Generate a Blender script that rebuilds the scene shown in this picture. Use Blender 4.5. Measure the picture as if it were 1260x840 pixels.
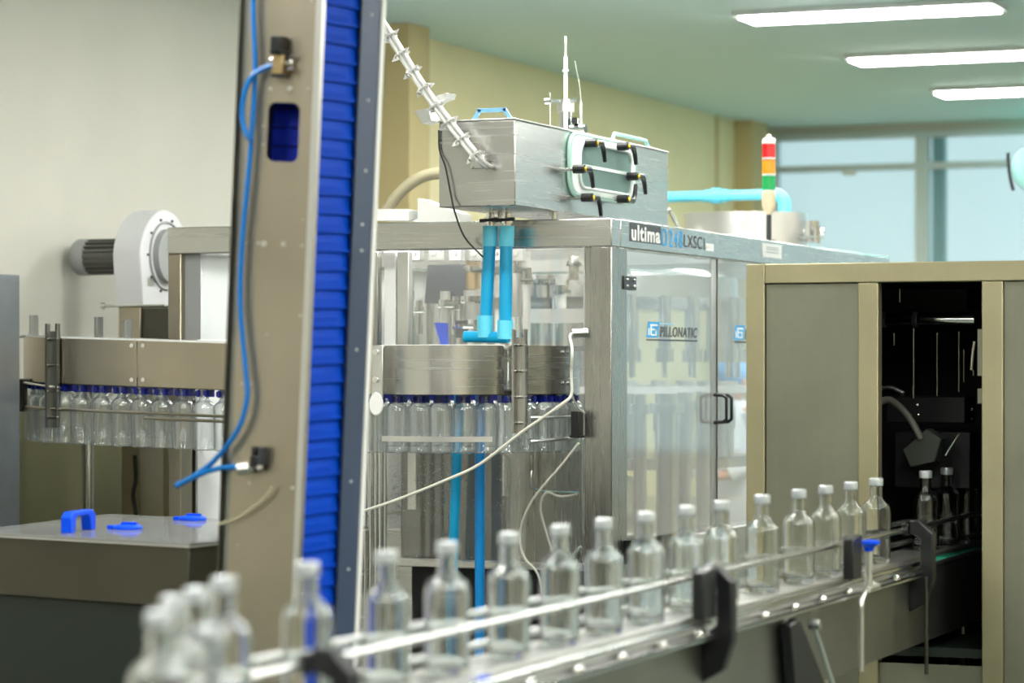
import bpy, bmesh, math, random
from mathutils import Vector, Matrix
random.seed(7)
for o in list(bpy.data.objects): bpy.data.objects.remove(o)
S = bpy.context.scene
COL = S.collection
# ------------------------------------------------------------------ camera, world, exposure
CZ = 1.6                      # camera height
FPX = 3400.0                  # focal length in pixels of the 1260 px wide frame
HOR = 448.0                   # horizon row
TH = math.atan(1390 / FPX)    # yaw of the camera against the length of the hall
cd = bpy.data.cameras.new('camera'); cam = bpy.data.objects.new('camera', cd); COL.objects.link(cam)
cam.location = (0, 0, CZ); cam.rotation_euler = (math.pi / 2, 0, TH)
cd.sensor_width = 36; cd.lens = FPX / 1260 * 36; cd.shift_y = (HOR - 420) / 1260
cd.clip_end = 200; cd.dof.use_dof = True; cd.dof.focus_distance = 9.9; cd.dof.aperture_fstop = 2.5
S.camera = cam
S.view_settings.view_transform = 'Standard'; S.view_settings.look = 'None'
S.view_settings.exposure = 0.12; S.view_settings.gamma = 1; S.view_settings.use_curve_mapping = False
w = bpy.data.worlds.new('daylight'); S.world = w; w.use_nodes = True
w.node_tree.nodes['Background'].inputs[0].default_value = (0.66, 0.83, 0.86, 1)
w.node_tree.nodes['Background'].inputs[1].default_value = 1.12
LAMP = 48.0                   # strength of the ceiling panels
LEDC = (1.0, 0.985, 0.93)
# ------------------------------------------------------------------ geometry helpers
Fw = Vector((-math.sin(TH), math.cos(TH), 0)); Rt = Vector((math.cos(TH), math.sin(TH), 0))
def ray(px, py): return Fw + Rt * ((px - 630) / FPX) + Vector((0, 0, (HOR - py) / FPX))
C0 = Vector((0, 0, CZ))
def oX(px, py, X): r = ray(px, py); return C0 + r * (X / r.x)
def oY(px, py, Y): r = ray(px, py); return C0 + r * (Y / r.y)
def oZ(px, py, Z): r = ray(px, py); return C0 + r * ((Z - CZ) / r.z)
def oD(px, py, d): return C0 + ray(px, py) * d
def V(*a): return Vector(a)

def tag(o, label=None, cat=None, group=None, kind=None):
    if label: o['label'] = label
    if cat: o['category'] = cat
    if group: o['group'] = group
    if kind: o['kind'] = kind
    return o
def empty(name, loc=(0, 0, 0), label=None, cat=None, group=None, mat=None):
    o = bpy.data.objects.new(name, None); COL.objects.link(o); o.empty_display_size = .05
    if mat is not None: o.matrix_world = mat
    else: o.location = loc
    return tag(o, label, cat, group)
def rootof(p):
    while p is not None and p.parent is not None: p = p.parent
    return p
def link(name, me, mat, parent=None, bev=0, local=False):
    o = bpy.data.objects.new(name, me); COL.objects.link(o)
    if mat is not None and not me.materials: me.materials.append(mat)
    if parent is not None:
        o.parent = parent
        r = rootof(parent)
        if not local and r.type == 'EMPTY' and r.location.length > 0: me.transform(Matrix.Translation(-r.location))
    if bev:
        m = o.modifiers.new('bevel', 'BEVEL'); m.width = bev; m.segments = 2; m.limit_method = 'ANGLE'; m.angle_limit = 0.7
    return o
class MB:
    def __init__(s): s.bm = bmesh.new()
    def hexa(s, p):       # 8 points: bottom loop 0-3, top loop 4-7
        v = [s.bm.verts.new(q) for q in p]
        for f in ((3, 2, 1, 0), (4, 5, 6, 7), (0, 1, 5, 4), (1, 2, 6, 5), (2, 3, 7, 6), (3, 0, 4, 7)): s.bm.faces.new([v[i] for i in f])
        return s
    def box(s, a, b, M=None):
        x0, x1 = sorted((a[0], b[0])); y0, y1 = sorted((a[1], b[1])); z0, z1 = sorted((a[2], b[2]))
        p = [V(x0, y0, z0), V(x1, y0, z0), V(x1, y1, z0), V(x0, y1, z0), V(x0, y0, z1), V(x1, y0, z1), V(x1, y1, z1), V(x0, y1, z1)]
        if M: p = [M @ q for q in p]
        return s.hexa(p)
    def cb(s, c, sz, M=None):
        c = Vector(c); h = Vector(sz) / 2
        return s.box(c - h, c + h, M)
    def tube(s, pts, r, n=10, caps=True, closed=False):
        pts = [Vector(p) for p in pts]
        R = r if isinstance(r, (list, tuple)) else [r] * len(pts)
        rings = []; prev = None
        L = len(pts)
        for i, p in enumerate(pts):
            if closed: t = pts[(i + 1) % L] - pts[i - 1]
            elif i == 0: t = pts[1] - p
            elif i == L - 1: t = p - pts[i - 1]
            else: t = (pts[i + 1] - p).normalized() + (p - pts[i - 1]).normalized()
            if t.length < 1e-9: t = V(0, 0, 1)
            t.normalize()
            if prev is None:
                a = V(0, 0, 1) if abs(t.z) < .9 else V(1, 0, 0)
                u = t.cross(a).normalized()
            else:
                u = prev - t * prev.dot(t)
                u = u.normalized() if u.length > 1e-6 else t.orthogonal().normalized()
            prev = u; v = t.cross(u)
            rings.append([s.bm.verts.new(p + (u * math.cos(2 * math.pi * k / n) + v * math.sin(2 * math.pi * k / n)) * R[i]) for k in range(n)])
        m = L if closed else L - 1
        for i in range(m):
            a, b = rings[i], rings[(i + 1) % L]
            for k in range(n):
                f = s.bm.faces.new((a[k], a[(k + 1) % n], b[(k + 1) % n], b[k])); f.smooth = True
        if caps and not closed:
            s.bm.faces.new(rings[0][::-1]); s.bm.faces.new(rings[-1])
        return s
    def cyl(s, a, b, r, n=16, r2=None): return s.tube([a, b], [r, r if r2 is None else r2], n)
    def lathe(s, prof, c=(0, 0, 0), n=24, M=None):      # prof list of (r, z); M maps local to world
        c = Vector(c); rings = []
        for r, z in prof:
            if r < 1e-6: q = c + V(0, 0, z); rings.append([s.bm.verts.new(M @ q if M else q)])
            else:
                row = []
                for k in range(n):
                    q = c + V(r * math.cos(2 * math.pi * k / n), r * math.sin(2 * math.pi * k / n), z)
                    row.append(s.bm.verts.new(M @ q if M else q))
                rings.append(row)
        for a, b in zip(rings, rings[1:]):
            for k in range(n):
                k2 = (k + 1) % n
                if len(a) == 1 and len(b) == 1: continue
                if len(a) == 1: f = s.bm.faces.new((a[0], b[k2], b[k]))
                elif len(b) == 1: f = s.bm.faces.new((a[k], a[k2], b[0]))
                else: f = s.bm.faces.new((a[k], a[k2], b[k2], b[k]))
                f.smooth = True
        return s
    def prism(s, poly, d):     # poly: 3D points, extruded by d
        a = [s.bm.verts.new(p) for p in poly]; b = [s.bm.verts.new(Vector(p) + Vector(d)) for p in poly]
        n = len(poly)
        s.bm.faces.new(a[::-1]); s.bm.faces.new(b)
        for i in range(n): s.bm.faces.new((a[i], a[(i + 1) % n], b[(i + 1) % n], b[i]))
        return s
    def ball(s, c, r, u=10, v=6, M=None):
        m = Matrix.Translation(c) @ Matrix.Diagonal((r[0], r[1], r[2], 1) if not isinstance(r, (int, float)) else (r, r, r, 1))
        g = bmesh.ops.create_uvsphere(s.bm, u_segments=u, v_segments=v, radius=1, matrix=(M @ m) if M else m)
        for q in g['verts']:
            for f in q.link_faces: f.smooth = True
        return s
    def mesh(s, name):
        bmesh.ops.recalc_face_normals(s.bm, faces=s.bm.faces)
        me = bpy.data.meshes.new(name); s.bm.to_mesh(me); s.bm.free(); me.set_sharp_from_angle(angle=math.radians(38)); return me
    def build(s, name, mat, parent=None, bev=0, local=False):
        me = s.mesh(name)
        return link(name, me, mat, parent, bev, local)
def smooth(pts, k=6):
    pts = [Vector(p) for p in pts]; out = []
    q = [pts[0] * 2 - pts[1]] + pts + [pts[-1] * 2 - pts[-2]]
    for i in range(1, len(q) - 2):
        for j in range(k):
            t = j / k
            a, b, c, d = q[i - 1], q[i], q[i + 1], q[i + 2]
            out.append(.5 * ((2 * b) + (c - a) * t + (2 * a - 5 * b + 4 * c - d) * t * t + (3 * b - a - 3 * c + d) * t ** 3))
    out.append(pts[-1]); return out
def copy_tree(o, parent=None):
    c = o.copy(); COL.objects.link(c); c.parent = parent
    for ch in KIDS.get(o.name, ()): copy_tree(ch, c)
    return c
KIDS = {}
def index_kids(o):
    KIDS[o.name] = [c for c in bpy.data.objects if c.parent == o]
    for c in KIDS[o.name]: index_kids(c)
# ------------------------------------------------------------------ materials
def lin(h):
    h = h.lstrip('#'); r = []
    for i in (0, 2, 4):
        c = int(h[i:i + 2], 16) / 255
        r.append(c / 12.92 if c <= .04045 else ((c + .055) / 1.055) ** 2.4)
    return (*r, 1)
def newmat(name):
    m = bpy.data.materials.new(name); m.use_nodes = True
    return m, m.node_tree, m.node_tree.nodes['Principled BSDF']
def pbr(name, col, rough=.5, metal=0, bump=0, scale=(30, 30, 30), var=.0, rv=.0, **kw):
    m, t, b = newmat(name)
    c = lin(col) if isinstance(col, str) else (*col[:3], 1)
    b.inputs['Base Color'].default_value = c; b.inputs['Roughness'].default_value = rough; b.inputs['Metallic'].default_value = metal
    for k, v in kw.items(): b.inputs[k.replace('_', ' ')].default_value = v
    if bump or var or rv:
        tc = t.nodes.new('ShaderNodeTexCoord'); mp = t.nodes.new('ShaderNodeMapping'); nz = t.nodes.new('ShaderNodeTexNoise')
        mp.inputs['Scale'].default_value = scale; nz.inputs['Scale'].default_value = 1; nz.inputs['Detail'].default_value = 4
        t.links.new(tc.outputs['Object'], mp.inputs['Vector']); t.links.new(mp.outputs[0], nz.inputs['Vector'])
        if bump:
            bp = t.nodes.new('ShaderNodeBump'); bp.inputs['Strength'].default_value = bump; bp.inputs['Distance'].default_value = .002
            t.links.new(nz.outputs[0], bp.inputs['Height']); t.links.new(bp.outputs[0], b.inputs['Normal'])
        if var:
            n2 = t.nodes.new('ShaderNodeTexNoise'); n2.inputs['Scale'].default_value = 2.3; n2.inputs['Detail'].default_value = 5
            t.links.new(tc.outputs['Object'], n2.inputs['Vector'])
            rp = t.nodes.new('ShaderNodeValToRGB'); rp.color_ramp.elements[0].position = .3; rp.color_ramp.elements[1].position = .7
            rp.color_ramp.elements[0].color = tuple(x * (1 - var) for x in c[:3]) + (1,)
            rp.color_ramp.elements[1].color = c
            t.links.new(n2.outputs[0], rp.inputs[0]); t.links.new(rp.outputs[0], b.inputs['Base Color'])
        if rv:
            mr = t.nodes.new('ShaderNodeMapRange'); mr.inputs['To Min'].default_value = max(0, rough - rv); mr.inputs['To Max'].default_value = rough + rv
            t.links.new(nz.outputs[0], mr.inputs[0]); t.links.new(mr.outputs[0], b.inputs['Roughness'])
    return m
def emit(name, col, st):
    m, t, b = newmat(name); b.inputs['Base Color'].default_value = (*col[:3], 1)
    b.inputs['Emission Color'].default_value = (*col[:3], 1); b.inputs['Emission Strength'].default_value = st; return m
def sheet(name, tint, gloss=.10, haze=.06, rough=.04, edge=.5):     # clear sheet: mostly see-through, reflects by angle, a little milky
    m = bpy.data.materials.new(name); m.use_nodes = True; t = m.node_tree; t.nodes.clear()
    o = t.nodes.new('ShaderNodeOutputMaterial'); tr = t.nodes.new('ShaderNodeBsdfTransparent'); gl = t.nodes.new('ShaderNodeBsdfGlossy')
    df = t.nodes.new('ShaderNodeBsdfDiffuse'); lw = t.nodes.new('ShaderNodeLayerWeight'); mr = t.nodes.new('ShaderNodeMapRange')
    tr.inputs[0].default_value = (*tint, 1); gl.inputs['Roughness'].default_value = rough; df.inputs[0].default_value = (.85, .87, .87, 1)
    lw.inputs[0].default_value = .35; mr.inputs['To Min'].default_value = gloss; mr.inputs['To Max'].default_value = edge
    m1 = t.nodes.new('ShaderNodeMixShader'); m2 = t.nodes.new('ShaderNodeMixShader')
    t.links.new(lw.outputs['Facing'], mr.inputs[0]); t.links.new(mr.outputs[0], m1.inputs[0])
    t.links.new(tr.outputs[0], m1.inputs[1]); t.links.new(gl.outputs[0], m1.inputs[2])
    m2.inputs[0].default_value = haze; t.links.new(m1.outputs[0], m2.inputs[1]); t.links.new(df.outputs[0], m2.inputs[2])
    t.links.new(m2.outputs[0], o.inputs[0]); return m
STV = (2, 2, 75); STH = (75, 75, 2)
M = dict(
    tealdiff=emit('teal_lamp_diffuser', (.03, .66, .52), 34),
    cablew=pbr('grey_white_tube', '#c4c4c0', .4),
    csteel=pbr('conveyor_steel', (.36, .36, .33), .34, 1, .12, STV, .2, .06),
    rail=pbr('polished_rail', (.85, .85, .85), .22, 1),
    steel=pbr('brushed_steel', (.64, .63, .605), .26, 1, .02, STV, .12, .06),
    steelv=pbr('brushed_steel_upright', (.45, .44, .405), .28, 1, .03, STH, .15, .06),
    steelw=pbr('warm_brushed_steel', (.49, .435, .34), .34, 1, .2, STH, .22, .08),
    olive=pbr('weathered_cabinet_steel', (.40, .365, .225), .48, .85, .2, STH, .25, .08),
    olive2=pbr('weathered_panel_steel', (.25, .25, .185), .5, .85, .2, STH, .25, .08),
    dsteel=pbr('dull_dark_steel', (.12, .115, .10), .30, 1, .2, STH, .3, .08),
    tank=pbr('dull_tank_steel', (.10, .095, .07), .36, .9, .2, STV, .3, .08),
    chrome=pbr('polished_chrome', (.78, .78, .77), .10, 1),
    satin=pbr('satin_metal', (.72, .72, .70), .3, 1),
    white=pbr('white_paint', '#e9e9e6', .35),
    blower=pbr('pale_grey_paint', '#d9d9dc', .4),
    grey=pbr('grey_paint', '#9a9c9c', .45), dgrey=pbr('dark_grey_plastic', '#2e3236', .4),
    black=pbr('black_plastic', '#0c0d10', .35), rubber=pbr('black_rubber', '#101010', .6),
    navy=pbr('slate_blue_paint', '#3f4d66', .42, .2, var=.15),
    slat=pbr('blue_belt_plastic', (.0, .062, .56), .55, 0, .15, (60, 60, 60), .25, Specular_IOR_Level=.08),
    blueh=pbr('royal_blue_plastic', (.0, .06, .68), .4, Specular_IOR_Level=.15),
    navyg=pbr('navy_gripper_plastic', '#0a1a78', .35),
    pvc=pbr('bright_blue_pvc', '#08a4d8', .28, var=.08), pvcl=pbr('pale_blue_pvc', '#62cfea', .35), pvc2=pbr('deep_blue_pvc', '#0884cc', .28, var=.1),
    ltblue=pbr('light_blue_plastic', '#78b4ee', .35),
    airline=pbr('blue_air_hose', '#0d62a8', .3, Specular_IOR_Level=.3), cream=pbr('cream_plastic', '#e8d9b8', .4),
    cable=pbr('off_white_cable', '#cfcdc0', .45), hose=pbr('beige_hose', '#a39c80', .55, bump=.3),
    gasket=pbr('white_gasket', '#e6efec', .4), brass=pbr('dark_brass', (.45, .33, .17), .35, 1),
    red=pbr('red_lens', '#e01c20', .25), amber=pbr('amber_lens', '#ff9d10', .25), green=pbr('green_lens', '#10a858', .25),
    dgreen=pbr('dark_green_paint', '#0c1c12', .5, var=.3), teal=pbr('teal_wear_strip', '#2fa88c', .4),
    yellow=pbr('yellow_plastic', '#d8c020', .4), fan=pbr('ribbed_motor_grey', '#6c6c66', .5, .3),
    diffuser=emit('lamp_diffuser', LEDC, LAMP), frame=pbr('lamp_frame', '#c9cdcb', .4),
    wallw=pbr('white_wall_paint', '#d0cdc3', .85, bump=.1, scale=(4, 4, 4), var=.05),
    wally=pbr('pale_yellow_green_paint', '#ebe0b4', .85, bump=.1, scale=(4, 4, 4), var=.05),
    wallt=pbr('tan_wall_paint', '#c8b88a', .85), wallr=pbr('warm_beige_paint', '#a89f84', .9),
    ceil=pbr('ceiling_paint', '#d3eae8', .9), floor=pbr('green_floor_paint', '#4c5a50', .4, var=.2),
    alu=pbr('window_aluminium', '#c4cfcf', .4, .2), tealp=pbr('teal_paint', '#3f8f9a', .5),
    glassw=sheet('window_glass', (.90, .96, .97), .05, .10, .1, .4),
    acry=sheet('acrylic_sheet', (.95, .96, .96), .04, .07, .06, .45),
    acryl=sheet('wet_acrylic_sheet', (.90, .90, .88), .06, .04, .05, .5),
    tglass=sheet('thin_bottle_glass', (.95, .97, .97), .13, .05, .08, .95),
    frost=sheet('frosted_white_panel', (.9, .9, .9), .04, .75, .3, .2),
    mesh=pbr('grey_green_mesh', '#6f8f8b', .6, 0, .9, (260, 260, 260), .45), lidp=sheet('tank_lid_plastic', (.55, .57, .55), .22, .10, .06, .7),
    coat=pbr('white_coat_cloth', '#dfe5ea', .9), net=pbr('blue_hairnet', '#5f9fe0', .8), skin=pbr('skin', '#c98f6f', .6),
    redc=pbr('red_cloth', '#c8304a', .8), inkb=pbr('printed_blue', '#2ea0e0', .5), inkd=pbr('printed_grey', '#3c4046', .5),
    inkw=pbr('printed_white', '#f2f3f2', .5), paper=pbr('yellowed_sticker', '#e6dcb8', .6), silver=pbr('silver_cap', '#ccd2d6', .28, .6),
)
g, t_, b_ = newmat('clear_bottle_glass'); b_.inputs['Transmission Weight'].default_value = 1; b_.inputs['Roughness'].default_value = .0
b_.inputs['IOR'].default_value = 1.48; b_.inputs['Base Color'].default_value = (.97, .99, .985, 1); M['glass'] = g
g, t_, b_ = newmat('water_drops'); b_.inputs['Transmission Weight'].default_value = 1; b_.inputs['Roughness'].default_value = .05
b_.inputs['IOR'].default_value = 1.33; M['water'] = g

# ------------------------------------------------------------------ text
def text_mesh(name, s, mat, parent, P, right, up, width, height, ext=.0015, shear=0, bold=0, space=1.12):
    """lettering as a mesh; P lower left corner, fitted to width x height"""
    cu = bpy.data.curves.new(name, 'FONT'); cu.body = s; cu.size = 1; cu.extrude = 0.01; cu.shear = shear; cu.space_character = space; cu.offset = bold
    to = bpy.data.objects.new(name, cu); COL.objects.link(to)
    bpy.context.view_layer.update()
    me = bpy.data.meshes.new_from_object(to.evaluated_get(bpy.context.evaluated_depsgraph_get()))
    bpy.data.objects.remove(to); bpy.data.curves.remove(cu)
    xs = [v.co.x for v in me.vertices]; ys = [v.co.y for v in me.vertices]
    x0, x1, y0, y1 = min(xs), max(xs), min(ys), max(ys)
    right = Vector(right).normalized(); up = Vector(up).normalized(); n = right.cross(up)
    for v in me.vertices:
        a = (v.co.x - x0) / (x1 - x0) * width; b = (v.co.y - y0) / (y1 - y0) * height; c = (v.co.z / .01 * .5 + .5) * ext
        v.co = Vector(P) + right * a + up * b + n * c
    me.name = name
    return link(name, me, mat, parent)

# ================================================================== THE ROOM
XW, YW, ZC = -6.55, 21.4, 3.5; XR_, YB = 4.5, -4.0
def struct(o, k='structure'): o['kind'] = k; return o
struct(MB().box((XW - .2, YB, -.2), (XR_, YW + .2, 0)).build('floor', M['floor']))
struct(MB().box((XW - .2, YB, ZC), (XR_, YW + .2, ZC + .2)).build('ceiling', M['ceil']))
struct(MB().box((XW - .2, YB, 0), (XW, 14.1, ZC)).build('wall_left', M['wallw']))
struct(MB().box((XW - .2, 14.1, 0), (XW, YW, ZC)).build('wall_left_far', M['wally']))
struct(MB().box((XR_, YB, -.2), (XR_ + .2, YW + .2, ZC + .2)).build('wall_right', M['wallr']))
struct(MB().box((XW - .2, YB - .2, -.2), (XR_ + .2, YB, ZC + .2)).build('wall_back', pbr('dim_olive_paint', '#77705c', .9)))
struct(MB().box((XW, 14.02, 0), (XW + .2, 14.3, ZC)).build('trim_1', M['wallt']))          # pillars on the long wall
struct(MB().box((XW, 20.6, 0), (XW + .15, 21.0, ZC)).build('trim_2', M['wallt']))
sy = oX(880, 200, XW).y
struct(MB().box((XW, sy, 0), (XW + .015, sy + .05, ZC)).build('trim_3', M['wallt']))
# far wall: sill, header, side pier and four framed windows
xa = oY(950, 200, YW).x
struct(MB().box((XW, YW, 0), (XR_, YW + .2, .85)).box((XW, YW, .85), (xa, YW + .2, ZC)).box((xa, YW, 3.44), (XR_, YW + .2, ZC)).build('wall_far', M['wallw']))
xm = oY(1135, 200, YW).x; pitch = xm - xa
zt = CZ + (HOR - 206.5) * oY(1050, 206, YW).y / ray(1050, 206).y / FPX * 1.0
zt = oY(1050, 206.5, YW).z
xx = xa; k = 1
while xx < XR_ - .3:
    x1 = min(xx + pitch, XR_); 
    f = MB(); d0, d1 = YW - .04, YW + .08
    f.box((xx, d0, .85), (xx + .05, d1, 3.44)).box((x1 - .05, d0, .85), (x1, d1, 3.44))
    f.box((xx + .05, d0, .85), (x1 - .05, d1, .91)).box((xx + .05, d0, 3.39), (x1 - .05, d1, 3.44)).box((xx + .05, d0, zt - .025), (x1 - .05, d1, zt + .025))
    wn = struct(f.build('window_%d' % k, M['alu'], bev=.004))
    MB().box((xx + .05, YW + .02, .91), (x1 - .05, YW + .028, zt - .025)).build('pane', M['glassw'], wn)
    MB().box((xx + .05, YW + .02, zt + .025), (x1 - .05, YW + .028, 3.39)).build('pane', M['glassw'], wn)
    if k > 1:
        MB().box((xx + .055, YW + .1, .85), (xx + .15, YW + .2, 3.44)).build('outer_post', M['tealp'], wn)
    if k == 1:
        h = oY(1046, 213, YW - .08); MB().cyl(h - V(.06, 0, 0), h + V(.05, 0, 0), .018, 12).box(h - V(.02, -.01, -.012), h + V(.02, .06, .03)).build('window_catch', M['white'], wn)
    xx = x1; k += 1
# ceiling panel lights
def ceiling_light(x, y, label, group=None, dm_='diffuser'):
    r = empty('ceiling_light', (x, y, ZC), label, 'ceiling light', group)
    L, W = 1.36, .30
    f = MB()
    for a, b in (((-.03, -W / 2 - .03), (L + .03, -W / 2)), ((-.03, W / 2), (L + .03, W / 2 + .03)), ((-.03, -W / 2), (0, W / 2)), ((L, -W / 2), (L + .03, W / 2))):
        f.box((x + a[0], y + a[1], ZC - .03), (x + b[0], y + b[1], ZC - .001))
    f.build('frame', M['frame'], r)
    MB().box((x, y - W / 2, ZC - .042), (x + L, y + W / 2, ZC - .004)).build('diffuser', M[dm_], r)
    return r
rows = [(14.38, 'nearest of the three glowing white ceiling panels, at the top edge of the photo'),
        (16.62, 'middle one of the three glowing white ceiling panels'),
        (18.86, 'farthest glowing white ceiling panel, nearest the window wall')]
for y, l in rows: ceiling_light(-4.5, y, l)
for c in (-4.5, -1.0, 2.0):
    for q in range(-1, 8):
        y = 14.38 - 2.24 * q - (0 if c > -4 else 2.24)
        if not ((c > -4 or y < 13) and y > YB + .5): continue
        ceiling_light(c, y, 'glowing white ceiling panel outside the view of the photo', 'ceiling panels over the hall')
# teal tube lamp by the windows and the round lamp head at the right edge
tl = empty('tube_lamp', (-4.05, 21.0, 3.3), 'teal glowing tube lamp under the ceiling by the windows', 'lamp')
MB().cyl((-4.05, 21.0, 3.32), (-2.2, 21.0, 3.32), .028, 12).build('tube', emit('teal_tube', (.03, .95, .80), 22), tl)
MB().box((-4.07, 21.0, 3.36), (-2.18, 21.06, 3.41)).box((-4.0, 21.02, 3.41), (-3.96, 21.05, 3.5)).box((-3.0, 21.02, 3.41), (-2.96, 21.05, 3.5)).build('holder', M['white'], tl)
lp = oD(1266, 208, 14.0)
lh = empty('lamp_head', lp, 'round white and cyan lamp head with dark rim at right edge of photo', 'lamp')
LM = Matrix.Translation(lp) @ Matrix.Rotation(TH, 4, 'Z') @ Matrix.Rotation(math.radians(-8), 4, 'Y')
MB().lathe([(0, .07), (.05, .066), (.085, .045), (.105, 0), (.1, -.05), (0, -.07)], n=24, M=LM @ Matrix.Diagonal((.85, .6, 1.05, 1)) @ Matrix.Rotation(math.radians(90), 4, 'X')).build('shell', pbr('cyan_white_shell', '#b8f4f0', .3), lh)
MB().tube([LM @ V(-.088 - .012 * math.cos(a), 0.0, .1 * math.sin(a)) for a in [(-1.3 + 2.6 * i / 12) for i in range(13)]], .009, 8).build('rim', M['dgrey'], lh)
MB().cyl(lp + V(0.02, 0, .1), V(lp.x + .02, lp.y, 3.5), .012, 8).build('ceiling_rod', M['grey'], lh)

# ================================================================== FILLING MACHINE (frame, doors)
XM, YF, YE, XL = -3.6, 9.8, 13.97, -5.51
ZT, ZB_ = CZ + .552, CZ + .445; ZD = CZ - .70
fm = empty('filling_machine', (-4.55, 11.9, 0), 'long brushed steel filling machine enclosure with clear doors and printed header band', 'machine')
MB().box((XL, YF, ZB_), (XM, YF + .1, ZT)).build('front_beam', M['steel'], fm, .004)
MB().box((XM - .1, YF + .1, ZB_), (XM, YE, ZT)).build('side_beam', M['steel'], fm, .004)
MB().box((XL, YF + .1, ZB_), (XL + .1, YE, ZT)).build('side_beam', M['steel'], fm, .004)
MB().box((XL + .1, YE - .1, ZB_), (XM - .1, YE, ZT)).build('rear_beam', M['steel'], fm, .004)
xp = oY(719, 400, YF).x; yp = oX(772, 400, XM).y
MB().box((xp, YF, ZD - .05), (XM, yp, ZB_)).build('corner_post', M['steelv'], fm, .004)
x2 = oY(222, 400, YF).x
MB().box((XL, YF + .005, 0), (x2, YF + .1, ZB_)).build('corner_post', M['steelw'], fm, .004)
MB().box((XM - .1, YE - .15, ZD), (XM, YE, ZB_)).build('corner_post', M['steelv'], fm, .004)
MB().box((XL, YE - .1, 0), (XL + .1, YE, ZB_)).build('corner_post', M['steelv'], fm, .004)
# front inner posts
for a, b, mt in ((455, 466, 'steelv'), (474, 488, 'white'), (490, 504, 'satin')):
    pa, pb = oY(a, 300, YF + .12), oY(b, 300, YF + .12)
    MB().box((pa.x, YF + .11, CZ + .0), (pb.x, YF + .15, ZB_)).build('inner_post', M[mt], fm, .002)
# base cabinet under the doors
MB().box((XL + .1, 10.75, .12), (XM - .02, YE - .02, ZD)).build('base_cabinet', M['steel'], fm, .006)
for x in (XL + .3, XM - .2):
    for y in (10.95, YE - .2): MB().cyl((x, y, 0), (x, y, .12), .035, 12).build('foot', M['black'], fm)
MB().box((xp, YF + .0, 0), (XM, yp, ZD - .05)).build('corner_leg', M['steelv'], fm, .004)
# clear doors on the right face
gy = [yp + .005, oX(884.5, 400, XM).y]
gy += [gy[1] + 1.13, gy[1] + 2.26, YE - .15]
door_n = 0
for i in range(4):
    y0, y1 = gy[i] + .004, gy[i + 1] - .006
    d = MB().box((XM - .022, y0, ZD + .02), (XM - .012, y1, ZB_ - .003)).build('clear_door', M['acry'], fm)
    MB().box((XM - .03, y0, ZD + .02), (XM - .008, y0 + .008, ZB_ - .004)).box((XM - .03, y1 - .008, ZD + .02), (XM - .008, y1, ZB_ - .004)).build('door_edge', M['satin'] if i != 1 else M['white'], d)
    hy = y1 - .03 if i % 2 == 0 else y0 + .03
    zh0, zh1 = CZ - .245, CZ - .128
    s = -1 if i % 2 == 0 else 1
    pts = [V(XM - .012, hy, zh0), V(XM + .028, hy, zh0), V(XM + .04, hy + s * .012, zh0 + .012), V(XM + .04, hy + s * .03, zh0 + .03)]
    hp = [V(XM - .01, hy, zh0), V(XM + .03, hy, zh0 + .002), V(XM + .045, hy, zh0 + .014), V(XM + .045, hy, zh1 - .014), V(XM + .03, hy, zh1 - .002), V(XM - .01, hy, zh1)]
    MB().tube(hp, .0075, 8).build('handle', M['black'], d)
    # mark, lettering and underline
    if i < 2:
        sh = 0 if i == 0 else (oX(884.5, 400, XM).y - gy[0])
        a = oX(799, 415, XM); b = oX(812.5, 396, XM); e = oX(861, 415, XM)
        def q(v, dx=.0): return V(XM - .011 + dx, v.y + sh, v.z)
        mk = MB().prism([V(XM - .0119, a.y + sh, a.z), V(XM - .0119, b.y + sh, a.z), V(XM - .0119, b.y + sh + .02, b.z), V(XM - .0119, a.y + .02 + sh, b.z)], (.002, 0, 0)).build('blue_mark', M['inkb'], d)
        zz = a.z + (b.z - a.z) * .2; hh = (b.z - a.z)
        wm = MB(); w0 = b.y - a.y
        for u0, u1, v0, v1 in ((.30, .42, .15, .85), (.42, .95, .73, .85), (.42, .85, .47, .57), (.75, .87, .2, .57), (.42, .87, .12, .22), (.12, .22, .15, .6)):
            wm.box((XM - .0098, a.y + sh + w0 * u0, a.z + hh * v0), (XM - .0090, a.y + sh + w0 * u1, a.z + hh * v1))
        wm.build('mark_strokes', M['inkw'], d)
        MB().box((XM - .0119, b.y + sh + .02, a.z + hh * .86), (XM - .010, b.y + sh + .2, a.z + hh * .96)).build('pale_stripe', pbr('pale_blue_ink', '#9cc8e0', .5), d)
        text_mesh('lettering', 'PILLONATIC', M['inkd'], d, V(XM - .0115, b.y + sh + .03, a.z + .004), (0, 1, 0), (0, 0, 1), e.y - b.y - .03, hh * .66, .0015, .12, .012)
        MB().box((XM - .0119, a.y + sh, a.z - .012), (XM - .010, e.y + sh, a.z - .006)).build('underline', M['inkd'], d)
    if i == 0:
        c = oX(774, 348, XM)
        hg = MB().cb((XM - .004, c.y, c.z), (.02, .14, .052)).build('hinge', M['dgrey'], d, .002)
        for u in (-.04, .04): MB().ball((XM + .008, c.y + u, c.z + .012), .006).ball((XM + .008, c.y + u, c.z - .012), .006).build('screw', M['satin'], hg)
MB().box((XM - .034, gy[1] - .012, ZD + .02), (XM - .006, gy[1] + .004, ZB_ - .004)).build('door_gasket', M['rubber'], fm)
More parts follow.
